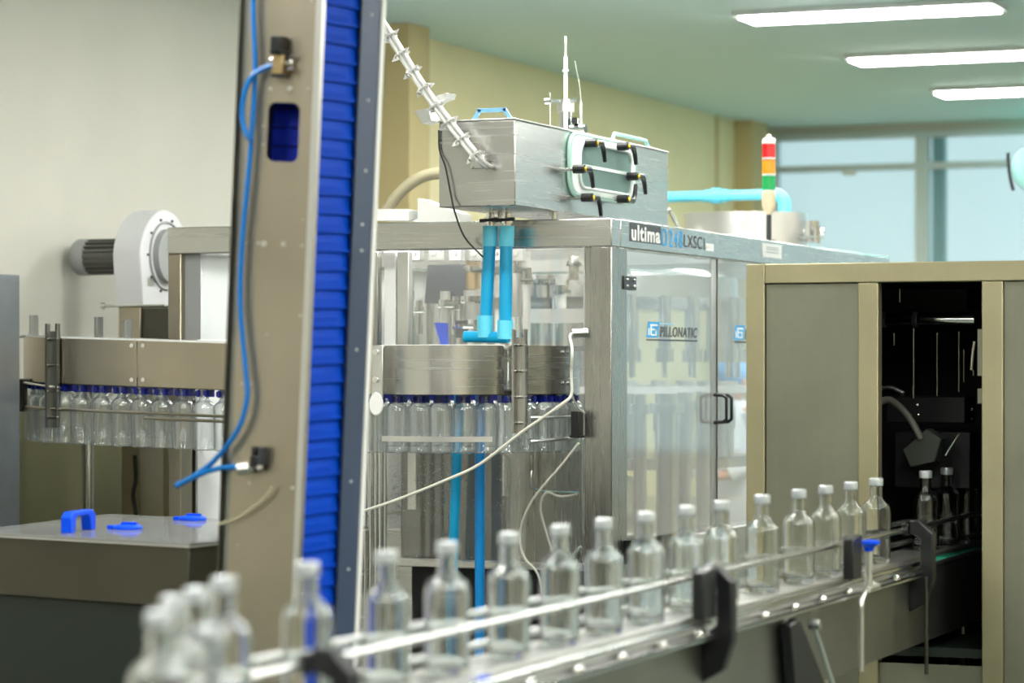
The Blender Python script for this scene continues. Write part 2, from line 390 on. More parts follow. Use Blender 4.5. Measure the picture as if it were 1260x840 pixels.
# header print
bd = [c for c in fm.children if c.name.startswith('side_beam')][0] if False else None
def hx(px, py): return oX(px, py, XM)
a, b = hx(774.5, 298), hx(813, 275.5)
zl, zh = ZB_ + .028, ZB_ + .100
MB().box((XM - .0005, a.y, zl), (XM + .001, b.y, zh)).build('printed_block', M['inkd'], fm)
text_mesh('lettering', 'ultima', M['inkw'], fm, V(XM + .001, a.y + .02, zl + .004), (0, 1, 0), (0, 0, 1), b.y - a.y - .03, zh - zl - .010, .0012, 0, .03)
c = hx(841, 290); text_mesh('lettering', 'D248', M['inkb'], fm, V(XM + .0003, b.y + .015, zl - .004), (0, 1, 0), (0, 0, 1), c.y - b.y - .03, zh - zl - .002, .0012, 0, 0, 1.3)
e = hx(866, 290); text_mesh('lettering', 'LXSC', M['inkd'], fm, V(XM + .0003, c.y + .005, zl + .002), (0, 1, 0), (0, 0, 1), e.y - c.y - .03, (zh - zl) * .72, .0012, 0, 0)
MB().box((XM - .0005, e.y + .0, zl), (XM + .001, e.y + .012, zl + .05)).build('printed_bar', M['inkd'], fm)
MB().box((XM - .0005, e.y + .03, zl), (XM + .001, e.y + .13, zl + .03)).build('small_sticker', M['inkw'], fm)
a, b = hx(938, 312), hx(961, 296)
MB().box((XM - .0005, a.y, ZB_ + .03), (XM + .003, b.y, ZB_ + .092)).build('metal_nameplate', M['white'], fm)
for q_ in (.35, .55, .7): MB().box((XM + .003, a.y + .05, ZB_ + .03 + .062 * q_), (XM + .0036, b.y - .05, ZB_ + .034 + .062 * q_)).build('nameplate_line', M['grey'], fm)
a, b = hx(1066, 318), hx(1092, 312)
MB().box((XM - .0005, a.y, ZB_ + .01), (XM + .002, b.y, ZB_ + .05)).build('paper_sticker', M['paper'], fm)
# diagonal gas struts behind the header box and small top hardware
for k in (-.03, 0.03):
    c = oX(823, 257, -3.85 + k); d_ = oX(842, 277, -3.85 + k)
    MB().cyl(c, V(c.x, c.y + (d_.y - c.y) * 1.1, ZT - .02), .008, 8).build('strut', M['chrome'], fm)
# black corner foot under the first door, left panels
c = oX(772, 664, XM); MB().box((XM - .02, c.y - .04, c.z - .09), (XM + .03, c.y + .08, c.z)).build('door_stop', M['black'], fm)
# left upper window strip next to the left corner post, and acrylic side panels
pa = oY(226, 310, YF + .05); pb = oY(248, 310, YF + .05)
MB().box((pa.x, YF + .04, CZ + .1), (pb.x, YF + .045, ZB_)).build('side_panel', M['grey'], fm)
MB().box((pb.x, YF + .05, CZ + .1), (oY(300, 310, YF).x, YF + .055, ZB_)).build('clear_panel', M['acry'], fm)
# front clear panes above the rinser
xa0, xb0 = oY(504, 300, YF + .09).x, oY(591, 300, YF + .09).x
MB().box((oY(466, 300, YF + .1).x, YF + .16, CZ + .05), (xp - .005, YF + .166, ZB_)).build('clear_panel', M['acryl'], fm)
MB().box((xp - .012, YF + .02, CZ + .1), (xp, YF + .05, ZB_)).build('panel_edge', M['satin'], fm)
for y0_ in (10.0, 11.35, 12.7):
    MB().box((XL + .02, y0_, ZD), (XL + .03, y0_ + 1.2, ZB_ - .002)).build('frosted_panel', M['frost'], fm)
ml = emit('added_interior_light', (1, 1, .98), 26)  # added light strips hidden behind the beams, they brighten the machine interior
for y0_ in (10.4, 12.2):
    q_ = MB().box((XM - .16, y0_, ZB_ + .045), (XM - .115, y0_ + 1.3, ZB_ + .07)).build('added_light_housing', M['white'], fm)
    MB().box((XM - .155, y0_ + .02, ZB_ + .039), (XM - .12, y0_ + 1.28, ZB_ + .045)).build('added_light_strip', ml, q_)
q_ = MB().box((XL + .2, YF + .12, ZB_ + .045), (XM - .25, YF + .165, ZB_ + .07)).build('added_light_housing', M['white'], fm)
MB().box((XL + .22, YF + .125, ZB_ + .039), (XM - .27, YF + .16, ZB_ + .045)).build('added_light_strip', ml, q_)
# white crossbar inside
c0, c1 = oY(650, 385, 10.9), oY(722, 385, 10.9)
MB().box((c0.x, 10.9, CZ + .175), (c1.x + .05, 10.96, CZ + .235)).build('crossbar', M['white'], fm)
MB().box((c0.x - .1, 10.98, ZB_ - .05), (c1.x + .05, 11.04, ZB_)).build('crossbar', M['white'], fm)
MB().box((XL + .1, 11.5, ZB_), (XM - .1, 11.6, ZT - .03)).build('crossbar', M['satin'], fm)

# ------------------------------------------------------------------ carousel inside
cx, cy = -4.62, 12.15
ca = empty('filling_carousel', (cx, cy, ZD), 'steel rotary filler with upright valves behind the clear doors', 'machine')
MB().lathe([(0, CZ + .43), (.70, CZ + .43), (.74, CZ + .40), (.74, CZ + .30), (.62, CZ + .25), (0, CZ + .25)], (cx, cy, 0), 48).build('product_bowl', M['rail'], ca)
MB().lathe([(0, ZD), (.3, ZD), (.3, ZD + .15), (.17, ZD + .2), (.17, CZ + .25), (0, CZ + .25)], (cx, cy, 0), 32).build('centre_column', M['rail'], ca)
MB().lathe([(.45, CZ - .10), (.82, CZ - .10), (.82, CZ - .13), (.45, CZ - .13), (.45, CZ - .10)], (cx, cy, 0), 48).build('star_platform', M['white'], ca)
MB().lathe([(.2, CZ - .42), (.80, CZ - .42), (.80, CZ - .47), (.2, CZ - .47), (.2, CZ - .42)], (cx, cy, 0), 48).build('lower_platform', M['rail'], ca)
vm = MB().cyl((0, 0, .04), (0, 0, .28), .028, 12).cyl((0, 0, -.02), (0, 0, .04), .04, 12).cyl((0, 0, -.09), (0, 0, -.02), .012, 8).mesh('filling_valve')
pm = MB().cyl((0, 0, -.32), (0, 0, 0), .022, 10).cyl((0, 0, 0), (0, 0, .02), .042, 14).cyl((0, 0, -.2), (0, 0, -.1), .03, 10).mesh('bottle_lifter')
bm_ = None
vm.materials.append(M['chrome']); pm.materials.append(M['satin'])
for k in range(28):
    a = 2 * math.pi * k / 28
    for me, z, nm in ((vm, CZ + .03, 'filling_valve'), (pm, CZ - .13 + .03, 'bottle_lifter')):
        o = bpy.data.objects.new(nm, me); COL.objects.link(o); o.parent = ca
        o.location = (.74 * math.cos(a), .74 * math.sin(a), z - ZD) if me is vm else (.70 * math.cos(a), .70 * math.sin(a), CZ - .10 - ZD)
for px, r, y in ((793, .026, 10.4), (821, .045, 10.75), (842, .03, 11.2), (865, .03, 11.5)):
    p = oY(px, 500, y)
    if p.x > XM - .1: p.x = XM - .1
    pp = MB().cyl((p.x, y, ZD if y > 10.75 else 0), (p.x, y, CZ - .12), r, 16).cyl((p.x, y, CZ - .2), (p.x, y, CZ - .16), r * 1.6, 16)
    pp.build('support_pole', M['satin'], ca)
# screen, blue brackets and small fittings in the front window
sc = empty('control_screen', oY(549, 375, 10.75), 'dark grey tilted screen seen through the front window', 'screen')
p = [oY(526, 326, 10.72), oY(574, 325, 10.72), oY(573, 374, 10.72), oY(522, 373, 10.72)]
MB().prism(p, (0, .03, 0)).build('screen_panel', pbr('screen_grey', '#5a5f6a', .22, .3, var=.3), sc, .003)
MB().cyl(oY(575, 350, 10.76), V(oY(575, 350, 10.76).x, 10.76, ZB_), .01, 8).build('bracket', M['satin'], sc)
for i, (px, y0, y1, wd) in enumerate(((495, 395, 421, .022), (541, 397, 421, .024))):
    a, b = oY(px, y0, 10.3), oY(px + 2, y1, 10.3)
    tag(MB().prism([a + V(-wd, 0, 0), a + V(wd, 0, .0), b + V(wd * .9, 0, -.02), b + V(0, 0, -.02)], (0, .03, 0)).build('guide_bracket', M['blueh'] if i else M['navy']),
        ('blue' if i else 'slate blue') + ' guide bracket behind the front window, ' + ('under the grey screen' if i else 'beside the white inner post'), 'bracket')
def fitting(px, py, y, r, L, mat, label, nm='valve_fitting'):
    p = oY(px, py, y)
    e = empty(nm, p, label, 'fitting')
    MB().cyl(p - V(0, 0, L / 2), p + V(0, 0, L / 2), r, 14).build('body', M[mat], e)
    MB().cyl(p + V(0, 0, L * .1), p + V(0, 0, L * .3), r * 1.35, 14).build('collar', M['chrome'], e)
    MB().cyl(p - V(r, .02, -L * .15), p - V(-r * 2.2, .02, -L * .15), r * .4, 8).build('side_port', M['chrome'], e)
fl = [(505, 375, 10.5, .012, .2, 'chrome', 'slim chrome fitting left of the screen'), (516, 390, 10.5, .014, .14, 'chrome', 'short chrome fitting under the screen left edge'),
      (548, 385, 10.45, .022, .18, 'satin', 'wide satin cylinder under the grey screen'), (560, 388, 10.5, .013, .16, 'chrome', 'chrome fitting right of the satin cylinder'),
      (582, 338, 10.5, .03, .12, 'brass', 'brass valve right of the screen behind the blue pipes'), (582, 375, 10.5, .04, .12, 'satin', 'steel pump head below the brass valve'),
      (636, 345, 10.5, .022, .3, 'satin', 'tall white fitting right of the blue pipes'), (648, 360, 10.5, .016, .34, 'white', 'tall slim white fitting beside the crossbar'),
      (668, 352, 11.25, .03, .1, 'satin', 'short fitting above the crossbar left end'), (684, 352, 11.25, .03, .1, 'satin', 'short fitting above the crossbar middle'),
      (690, 368, 11.0, .024, .2, 'white', 'white block fitting above the crossbar'), (706, 330, 10.8, .022, .1, 'chrome', 'chrome ring fitting at the upper right of the front window'),
      (568, 405, 10.4, .028, .07, 'dgrey', 'dark round motor cap left of the blue tee')]
for f in fl: fitting(*f)
for i in range(6):
    px = 512 + i * 25
    p = oY(px, 312, 10.35)
    tag(MB().cb(p, (.055, .04, .06)).cyl(p + V(0, -.021, 0), p + V(0, -.03, 0), .012, 10).build('manifold_block', M['white' if i % 2 else 'satin'], bev=.003),
        '%s manifold block under the front beam, %s from the left' % ('white' if i % 2 else 'steel', ['first', 'second', 'third', 'fourth', 'fifth', 'sixth'][i]), 'fitting', 'manifold blocks under the beam')

# ------------------------------------------------------------------ steel header box on top of the machine
hz = CZ + .58
pc = C0 + ray(634, 253) * (.58 * FPX / (HOR - 253)); bx1, by0 = pc.x, pc.y
bx0 = oY(540, 200, by0).x; by1 = oX(822, 200, bx1).y; bz1 = CZ + (HOR - 147) / FPX * (pc - C0).dot(Fw)
hb = empty('header_box', (bx1 - .15, (by0 + by1) / 2, hz), 'long brushed steel box with oval clamped window on top of the machine', 'steel box')
box = MB().box((bx0, by0, hz), (bx1, by1, bz1)).build('shell', M['steel'], hb, .004)
MB().box((bx0 - .004, by0 - .004, bz1 + .0), (bx1 + .004, by1 + .004, bz1 + .006)).build('lid', M['satin'], hb, .002)
for y in (YF + .05, by1 - .1):
    for x in (bx0 + .04, bx1 - .04): MB().cyl((x, y, ZT), (x, y, hz), .015, 10).build('foot', M['chrome'], hb)
def strap_handle(px0, px1, pyt, pyb, Y, mat, par, zbase):
    a, b = oY(px0, pyb, Y), oY(px1, pyb, Y); h = (pyb - pyt) / FPX * (a - C0).dot(Fw)
    ins = (b.x - a.x) * .16
    ps = [V(a.x, Y, zbase), V(a.x + ins, Y, zbase + h), V(b.x - ins, Y, zbase + h), V(b.x, Y, zbase)]
    m = MB(); w_ = .012
    for i in range(3):
        p_, q_ = ps[i], ps[i + 1]; t = (q_ - p_).normalized(); n = t.cross(V(0, 1, 0)) * .007
        e_ = t * .006
        m.prism([p_ - n - e_ * (i > 0), p_ + n - e_ * (i > 0), q_ + n + e_ * (i < 2), q_ - n + e_ * (i < 2)], (0, w_, 0))
    return m.build('handle', mat, par, .001)
strap_handle(582, 628, 135, 147, by0 + .04, M['ltblue'], hb, bz1 + .006)
c0 = oX(752, 168, bx1 - .04)
MB().tube([V(bx1 - .04, c0.y, bz1), V(bx1 - .04, c0.y + .04, bz1 + .04), V(bx1 - .04, c0.y + .42, bz1 + .04), V(bx1 - .04, c0.y + .47, bz1)], .008, 8).build('handle', pbr('pale_aqua_plastic', '#a8e4ea', .35), hb)
# oval window on the right face
def port_ring(cy_, cz_, hw, hh, r, n=8):
    pts = []
    for (sx, sz, a0) in ((1, 1, 0), (-1, 1, 90), (-1, -1, 180), (1, -1, 270)):
        for k in range(n + 1):
            a = math.radians(a0 + 90 * k / n); pts.append((cy_ + sx * (hw - r) + r * math.cos(a), cz_ + sz * (hh - r) + r * math.sin(a)))
    return pts
pL, pR = oX(699, 205, bx1), oX(777, 215, bx1); pcy = (pL.y + pR.y) / 2; phw = (pR.y - pL.y) / 2
pT, pB = oX(737, 173, bx1), oX(737, 243, bx1); pcz = (pT.z + pB.z) / 2; phh = (pT.z - pB.z) / 2
MB().prism([V(bx1 + .001, y, z) for y, z in port_ring(pcy, pcz, phw, phh, phh * .62)], (.018, 0, 0)).build('port_rim', M['gasket'], hb, .003)
MB().prism([V(bx1 + .0191, y, z) for y, z in port_ring(pcy, pcz, phw * .80, phh * .76, phh * .5)], (.003, 0, 0)).build('port_mesh', M['mesh'], hb)
MB().tube([V(bx1 + .025, y, z) for y, z in port_ring(pcy, pcz, phw * .82, phh * .78, phh * .5)], .006, 8, closed=True).build('port_gasket', M['gasket'], hb)
MB().tube([V(bx1 + .010, y, z) for y, z in port_ring(pcy, pcz, phw * 1.04, phh * 1.04, phh * .64)], .009, 8, closed=True).build('port_flange', pbr('greenish_glass_edge', '#9fc7bc', .25), hb)
MB().box((bx1 + .022, pcy - phw * .7, pcz - .008), (bx1 + .025, pcy + phw * .7, pcz + .004)).build('port_crossbar', M['gasket'], hb)
for (px, py, ang) in ((727, 176, -50), (766, 180, -60), (712, 208, -55), (778, 217, -60), (722, 243, -60), (766, 245, 50)):
    c = oX(px, py, bx1 + .05)
    cl = MB().cyl(V(bx1, c.y, c.z), V(bx1 + .05, c.y, c.z), .008, 10).build('clamp_stud', M['chrome'], hb)
    lv = MB().cyl(V(bx1 + .03, c.y, c.z), V(bx1 + .075, c.y, c.z), .017, 12)
    lv.tube([V(bx1 + .068, c.y, c.z), V(bx1 + .072, c.y + .06, c.z + .004 * (1 if ang < 0 else -1)), V(bx1 + .066, c.y + .10, c.z - .02 * (1 if ang < 0 else -1)), V(bx1 + .066, c.y + .115, c.z - .065 * (1 if ang < 0 else -1))], [.013, .012, .010, .008], 10)
    lv.build('clamp_lever', M['black'], cl)
    MB().ball((bx1 + .079, c.y, c.z), (.004, .009, .009)).build('clamp_cap', M['yellow'], cl)
# valve tower and antenna rods on the lid
vc = oX(696, 150, bx1 - .14); vt = empty('valve_tower', (vc.x, vc.y, bz1 + .006), 'chrome valve stack with a thin upright rod on the box lid', 'valve')
x, y, z = vc.x, vc.y, bz1 + .006
MB().cyl((x, y, z), (x, y, z + .10), .026, 18).cyl((x, y, z), (x, y, z + .012), .045, 18).build('body', M['chrome'], vt)
MB().cyl((x, y, z + .10), (x, y, z + .135), .034, 18).cyl((x, y, z + .135), (x, y, z + .15), .022, 18).build('clamp_ring', M['satin'], vt)
MB().cyl((x, y, z + .15), (x, y, z + .32), .008, 8).cyl((x, y, z + .26), (x, y, z + .268), .013, 8).cyl((x, y, z + .32), (x, y, z + .40), .0035, 6).build('rod', M['white'], vt)
MB().cyl((x - .085, y, z + .145), (x + .05, y, z + .145), .008, 8).cyl((x - .085, y, z + .145), (x - .065, y, z + .145), .015, 10).build('cross_rod', M['chrome'], vt)
MB().cyl((x - .1, y, z + .025), (x - .025, y, z + .025), .011, 10).cyl((x + .025, y, z + .03), (x + .085, y, z + .03), .02, 12).cyl((x + .05, y, z + .07), (x + .05, y, z + .05), .014, 10).build('side_port', M['chrome'], vt)
MB().cyl((x + .065, y, z + .0), (x + .065, y, z + .14), .006, 6).tube([V(x + .065, y, z + .14), V(x + .06, y, z + .2), V(x + .04, y, z + .3)], .002, 6).cyl((x - .067, y - .0, z + .03), (x - .067, y, z + .18), .003, 6).build('sensor_wire', M['satin'], vt)
MB().cyl((x + .045, y - .02, z + .05), (x + .045, y - .02, z + .075), .012, 10).build('plug', M['black'], vt)
# ------------------------------------------------------------------ drum, blue pipe and signal tower on the roof
dc = V(-4.0, 12.75, ZT)
dr = empty('roof_drum', dc, 'round open steel drum on the machine roof with side valves', 'drum')
MB().lathe([(.29, .0), (.30, 0), (.30, .17), (.29, .17), (.29, 0)], dc, 48).build('outer_wall', M['satin'], dr)
MB().cb((dc.x, dc.y, ZT - .012), (.62, .72, .02)).build('base_plate', M['steel'], dr)
MB().cyl(dc + V(-.05, 0, 0), dc + V(-.05, 0, .14), .09, 28).build('inner_pot', M['chrome'], dr)
MB().cyl(dc + V(.34, -.02, .03), dc + V(.34, -.02, .13), .035, 16).cyl(dc + V(.3, -.02, .08), dc + V(.4, -.02, .08), .015, 10).build('side_valve', M['chrome'], dr)
MB().cyl(dc + V(.39, -.1, .02), dc + V(.39, -.1, .10), .015, 10).cyl(dc + V(.3, -.1, .05), dc + V(.42, -.1, .05), .008, 8).build('drain_cock', M['chrome'], dr)
pt = oY(877, 262, 13.3)
tag(MB().box((-4.5, 12.2, ZT - .02), (-4.28, 12.7, ZT + .10)).build('roof_housing', M['satin'], bev=.006), 'low bright steel housing beside the roof drum', 'housing')
zp = CZ + .845; yp_ = 12.95
a = oY(815, 241, yp_); b = oY(958, 241, yp_)
bp = empty('blue_roof_pipe', (a.x, yp_, zp), 'pale blue plastic pipe running above the machine roof with an elbow', 'pipe')
zj = oY(880, 241, yp_).z
MB().tube([V(a.x - .9, yp_, zj), V(b.x - .03, yp_, zj)], .026, 18).build('pipe', M['pvcl'], bp)
c = oY(882, 241, yp_); MB().cyl(V(c.x - .06, yp_, zj), V(c.x + .06, yp_, zj), .031, 18).cyl(V(c.x - .02, yp_, zj), V(c.x + .02, yp_, zj), .039, 18).build('coupling', M['pvcl'], bp)
el = [V(b.x - .08, yp_, zj), V(b.x - .02, yp_, zj)] + [V(b.x - .02 + .05 * math.sin(t), yp_, zj - .05 + .05 * math.cos(t)) for t in (.4, .8, 1.2, 1.57)] + [V(b.x + .03, yp_, zj - .1), V(b.x + .03, yp_, ZT + .01)]
MB().tube(el, .032, 18).build('elbow', M['pvcl'], bp)
sp = oX(946, 290, XM - .05); stx, sty = sp.x, sp.y
dd = (V(stx, sty, 0)).dot(Fw)
def zy(py): return CZ + (HOR - py) / FPX * dd
st = empty('signal_tower', (stx, sty, ZT), 'signal tower with red, amber and green lights on the machine roof', 'signal light')
MB().cyl((stx, sty, ZT), (stx, sty, zy(262)), .012, 12).cyl((stx, sty, ZT), (stx, sty, ZT + .01), .03, 16).build('stem', M['dgrey'], st)
MB().lathe([(0, zy(264)), (.012, zy(264)), (.028, zy(256)), (.031, zy(252)), (.031, zy(236)), (0, zy(236))], (stx, sty, 0), 24).build('base', M['cream'], st)
for c, y0, y1, nm in (('green', 234, 217, 'green_light'), ('amber', 214, 197, 'amber_light'), ('red', 194, 177, 'red_light')):
    MB().cyl((stx, sty, zy(y0)), (stx, sty, zy(y1)), .030, 24).build(nm, M[c], st)
    MB().cyl((stx, sty, zy(y0 + 2)), (stx, sty, zy(y0)), .0305, 24).build('spacer', M['white'], st)
MB().lathe([(0, zy(177)), (.031, zy(177)), (.031, zy(173)), (.022, zy(170)), (.012, zy(169)), (.012, zy(166)), (0, zy(165))], (stx, sty, 0), 24).build('cap', M['white'], st)

# ------------------------------------------------------------------ blue drop pipes
def drop_pipes():
    Y = YF - .10
    r = empty('blue_drop_pipes', oY(610, 415, Y), 'pair of bright blue plastic pipes dropping from the box to a tee', 'pipe')
    a0, a1 = oY(603, 290, Y), oY(597, 408, Y); b0, b1 = oY(623, 290, Y), oY(622, 408, Y)
    MB().tube([a0, a1], .0245, 20).build('pipe', M['pvc'], r); MB().tube([b0, b1], .0245, 20).build('pipe', M['pvc'], r)
    for p0, px in ((a0, 603.5), (b0, 623.5)):
        t = oY(px, 278, Y); MB().cyl(t, oY(px - .5, 303, Y), .029, 20).build('socket', M['pvcl'], r)
        MB().cyl(t - V(0, 0, .01), V(t.x, Y, hz - .002), .016, 14).cyl(V(t.x, Y, hz - .045), V(t.x, Y, hz - .02), .024, 12).build('chrome_stub', M['chrome'], r)
        MB().cyl(V(t.x - .035, Y - .02, hz - .035), V(t.x + .04, Y - .02, hz - .03), .007, 8).build('clamp_bolt', M['dgrey'], r)
    e0 = oY(597, 388, Y); e1 = oY(597, 415, Y); MB().cyl(e0, e1, .0305, 20).build('socket', M['pvcl'], r)
    e0 = oY(622, 394, Y); e1 = oY(621, 417, Y); MB().cyl(e0, e1, .0305, 20).build('socket', M['pvcl'], r)
    MB().tube([oY(572, 414, Y), oY(626, 415, Y)], .022, 18).build('tee_pipe', M['pvc'], r)
    # long lower run behind the hanging bottles
    Y2 = YF - .02
    for k, (p, q, mt) in enumerate((((565, 480), (557, 700), 'pvc'), ((591, 480), (590, 812), 'pvc2'))):
        s0, s1 = oY(*p, Y2), oY(*q, Y2)
        MB().tube([s0 + (s0 - s1).normalized() * .12, s1 + (s1 - s0).normalized() * (.3 if k == 0 else .0)], .0195, 18).build('lower_pipe', M[mt], r)
drop_pipes()
# ------------------------------------------------------------------ RINSER: oval track with hanging bottles
RC = .45; RY = 9.9; RXR, RXL = -4.247, -5.718
def track(s, off=0.0):      # s in [0, L): starts on the front at the left, goes right, round the end, back
    R = RC + off; L1 = RXR - RXL; A = math.pi * RC
    s = s % (2 * L1 + 2 * A)
    if s < L1: x, y, n = RXL + s, RY - R, V(0, -1, 0)
    elif s < L1 + A: a = (s - L1) / RC; n = V(math.sin(a), -math.cos(a), 0); x, y = RXR + n.x * R, RY + n.y * R
    elif s < 2 * L1 + A: x, y, n = RXR - (s - L1 - A), RY + R, V(0, 1, 0)
    else: a = (s - 2 * L1 - A) / RC; n = V(-math.sin(a), math.cos(a), 0); x, y = RXL + n.x * R, RY + n.y * R
    z = max(0, (-4.6 - x)) * .031
    return V(x, y, CZ + z), n
LT = 2 * (RXR - RXL) + 2 * math.pi * RC; L1 = RXR - RXL; LA = math.pi * RC
def s_of_px(px):      # front side
    lo, hi = -LA / 2, L1 + LA / 2
    best = min((abs(proj(track(s)[0])[0] - px), s) for s in [lo + (hi - lo) * i / 800 for i in range(801)]); return best[1]
def proj(p):
    v = p - C0; d = v.dot(Fw); return 630 + FPX * v.dot(Rt) / d, HOR - FPX * v.z / d
rn = empty('bottle_rinser', (-4.98, RY, CZ - .3), 'steel oval bottle rinser track with curved guard bands and blue grippers', 'machine')
def band(s0, s1, z0, z1, off, th, name, mat, par=rn, step=.03, bulge=0):
    n = max(1, int((s1 - s0) / step)); m = MB(); pr = None
    for i in range(n + 1):
        s = s0 + (s1 - s0) * i / n; bo = bulge * math.sin(math.pi * i / n); p, nn = track(s, off + bo); q, _ = track(s, off + bo - th)
        r = [m.bm.verts.new(v) for v in (p + V(0, 0, z0), p + V(0, 0, z1), q + V(0, 0, z1), q + V(0, 0, z0))]
        if pr:
            for k in range(4):
                f = m.bm.faces.new((pr[k], r[k], r[(k + 1) % 4], pr[(k + 1) % 4])); f.smooth = (k == 0 or k == 2)
        else: m.bm.faces.new(r)
        pr = r
    m.bm.faces.new(pr[::-1])
    return m.build(name, mat, par)
sA, sB, sC = s_of_px(78), s_of_px(169), s_of_px(300); sD, sE, sF, sG = s_of_px(472), s_of_px(621), s_of_px(644), s_of_px(700)
def panel(s0, s1, mat=None, name='guard_panel', bulge=0): return band(s0 + .003, s1 - .003, -.112, .070, .0, .004, name, mat or M['steelw'], bulge=bulge)
panel(-LA * .5, sA); panel(sA, sB); panel(sB, sC); panel(sC, sD, M['steelw'])
panel(sD, sE, M['steel'], bulge=.10); panel(sF, sG, M['steel']); panel(sG, L1 + LA, M['steel']); panel(L1 + LA, L1 + LA + L1, M['steel']); panel(2 * L1 + LA, LT - LA * .5, M['steelw'])
band(-LA * .5, LT - LA * .5 - .01, .060, .070, -.004, .10, 'top_flange', M['satin'])
band(-LA * .5, LT - LA * .5 - .01, -.115, -.10, -.01, .05, 'chain_track', M['dsteel'])
band(-LA * .4, sC, .066, .074, .003, .006, 'edge_lip', M['white']); band(sD, sE, .066, .074, .003, .006, 'edge_lip', M['white'])
# panel bolts
for px in (163, 177):
    for py in (425, 467):
        p, n = track(s_of_px(px)); c = oY(px, py, p.y); MB().cyl(V(c.x, p.y - .008, c.z), V(c.x, p.y + .001, c.z), .009, 10).build('bolt', M['chrome'], rn)
for px in (693, 699):
    for py in (433, 471):
        p, n = track(s_of_px(px)); q = p + V(0, 0, -(HOR - 0) * 0); zc = CZ - (py - HOR) / FPX * (p - C0).dot(Fw)
        MB().cyl(V(p.x, p.y, zc), V(p.x, p.y, zc) + n * .009, .008, 10).build('bolt', M['chrome'], rn)
# grippers and hanging bottles
BH = .26
def bottle_profile(t=.0022):
    o = [(0, .004), (.030, .003), (.036, 0), (.0425, .003), (.0447, .010), (.0447, .158), (.0438, .169), (.0405, .179), (.0335, .187), (.0245, .193), (.0205, .199), (.0190, .206), (.0182, .235), (.0202, .237), (.0202, .243), (.0182, .245), (.0182, .257)]
    i = [(.0142, .257), (.0142, .207), (.0165, .198), (.021, .190), (.029, .183), (.0367, .176), (.040, .168), (.0412, .158), (.0412, .022), (.035, .016), (.02, .014), (0, .0145)]
    return o, i
op, ip = bottle_profile()
thin = MB().lathe(op + [(.013, .257), (.013, .20)], n=18).mesh('hanging_bottle'); thin.materials.append(M['tglass'])
gm = MB().box((-.028, -.012, -.018), (.028, .03, .010)).box((-.024, -.03, -.014), (-.012, -.010, .006)).box((.012, -.03, -.014), (.024, -.010, .006)).cyl((0, .01, .01), (0, .01, .03), .007, 8).mesh('gripper'); gm.materials.append(M['navyg'])
NB = int(LT / .0905); ordn = lambda k: ['first', 'second', 'third', 'fourth', 'fifth', 'sixth', 'seventh', 'eighth', 'ninth', 'tenth', 'eleventh', 'twelfth', 'thirteenth', 'fourteenth', 'fifteenth', 'sixteenth', 'seventeenth', 'eighteenth', 'nineteenth', 'twentieth'][k]
fr_l, fr_r = 0, 0
hb_l = []
for k in range(NB):
    s = LT * k / NB
    s_ = s if s < LT - LA * .5 else s - LT
    p, n = track(s, -.035)
    ang = math.atan2(n.y, n.x) + math.pi / 2
    gz = p.z - .127
    o = bpy.data.objects.new('gripper', gm); COL.objects.link(o); o.parent = rn; o.location = V(p.x, p.y, gz) - rn.location; o.rotation_euler.z = ang
    tilt = random.uniform(-.03, .03)
    b = bpy.data.objects.new('hanging_bottle', thin); COL.objects.link(b)
    b.location = V(p.x, p.y, gz - .018 - .18) ; b.location.z = gz + .012 - .237 + .018 * (1 - min(1, max(0, (-4.6 - p.x) / .4))); b.rotation_euler = (random.uniform(-.02, .02), tilt, 0)
    px = proj(b.location)[0]
    front = -LA * .45 < s_ < L1 + LA * .45
    hb_l.append((px, front, b))
hb_l.sort(key=lambda t: t[0])
for px, front, b in hb_l:
    if front and px < 276:
        tag(b, 'clear empty bottle hanging in front of left rinser section, %s from left end' % ordn(fr_l), 'bottle', 'bottles hanging in the rinser'); fr_l += 1
    elif front and px > 462:
        tag(b, 'clear empty bottle hanging in front of right rinser section, %s from the elevator' % ordn(fr_r), 'bottle', 'bottles hanging in the rinser'); fr_r += 1
    elif front: tag(b, 'clear empty bottle hanging in the rinser hidden behind the elevator column', 'bottle', 'bottles hanging in the rinser')
    else: tag(b, 'clear empty bottle hanging in the back row of the rinser', 'bottle', 'back row bottles in the rinser')
# rails and brackets in front of the bottles
def rail(s0, s1, z0, z1, off, r, name, mat, n=24):
    pts = []
    for i in range(n + 1):
        s = s0 + (s1 - s0) * i / n; p, nn = track(s, off); pts.append(V(p.x, p.y, p.z + z0 + (z1 - z0) * i / n))
    return MB().tube(pts, r, 8).build(name, mat, rn)
rail(-LA * .35, sC, -.215, -.215, .012, .006, 'guide_rail', M['steelw']); rail(-LA * .3, sA, -.11, -.13, .02, .005, 'guide_rail', M['satin'])
rail(s_of_px(180), sC, -.235, -.235, .012, .006, 'guide_rail', M['steelw'])
band(sD, s_of_px(605), -.290, -.270, .012, .005, 'guide_strip', M['satin'])
rail(s_of_px(650), s_of_px(707), -.20, -.20, .012, .005, 'guide_rail', M['satin']); rail(s_of_px(650), s_of_px(707), -.29, -.28, .012, .006, 'guide_rail', M['satin'])
def post_bracket(px, y0, y1, w, mat, name='upright_bracket'):
    p, n = track(s_of_px(px), .03); dpt = (p - C0).dot(Fw); z0, z1 = CZ + (HOR - y1) / FPX * dpt, CZ + (HOR - y0) / FPX * dpt
    m = MB()
    m.box((p.x - w, p.y - .004, z0), (p.x - w + .008, p.y + .022, z1)).box((p.x + w - .008, p.y - .004, z0), (p.x + w, p.y + .022, z1)).box((p.x - w, p.y + .018, z0), (p.x + w, p.y + .022, z1 - .03))
    for k in range(4):
        zz = z0 + (z1 - z0) * (.1 + .25 * k); m.cyl((p.x - w - .004, p.y + .006, zz), (p.x + w + .004, p.y + .006, zz), .005, 8)
    m.build(name, mat, rn)
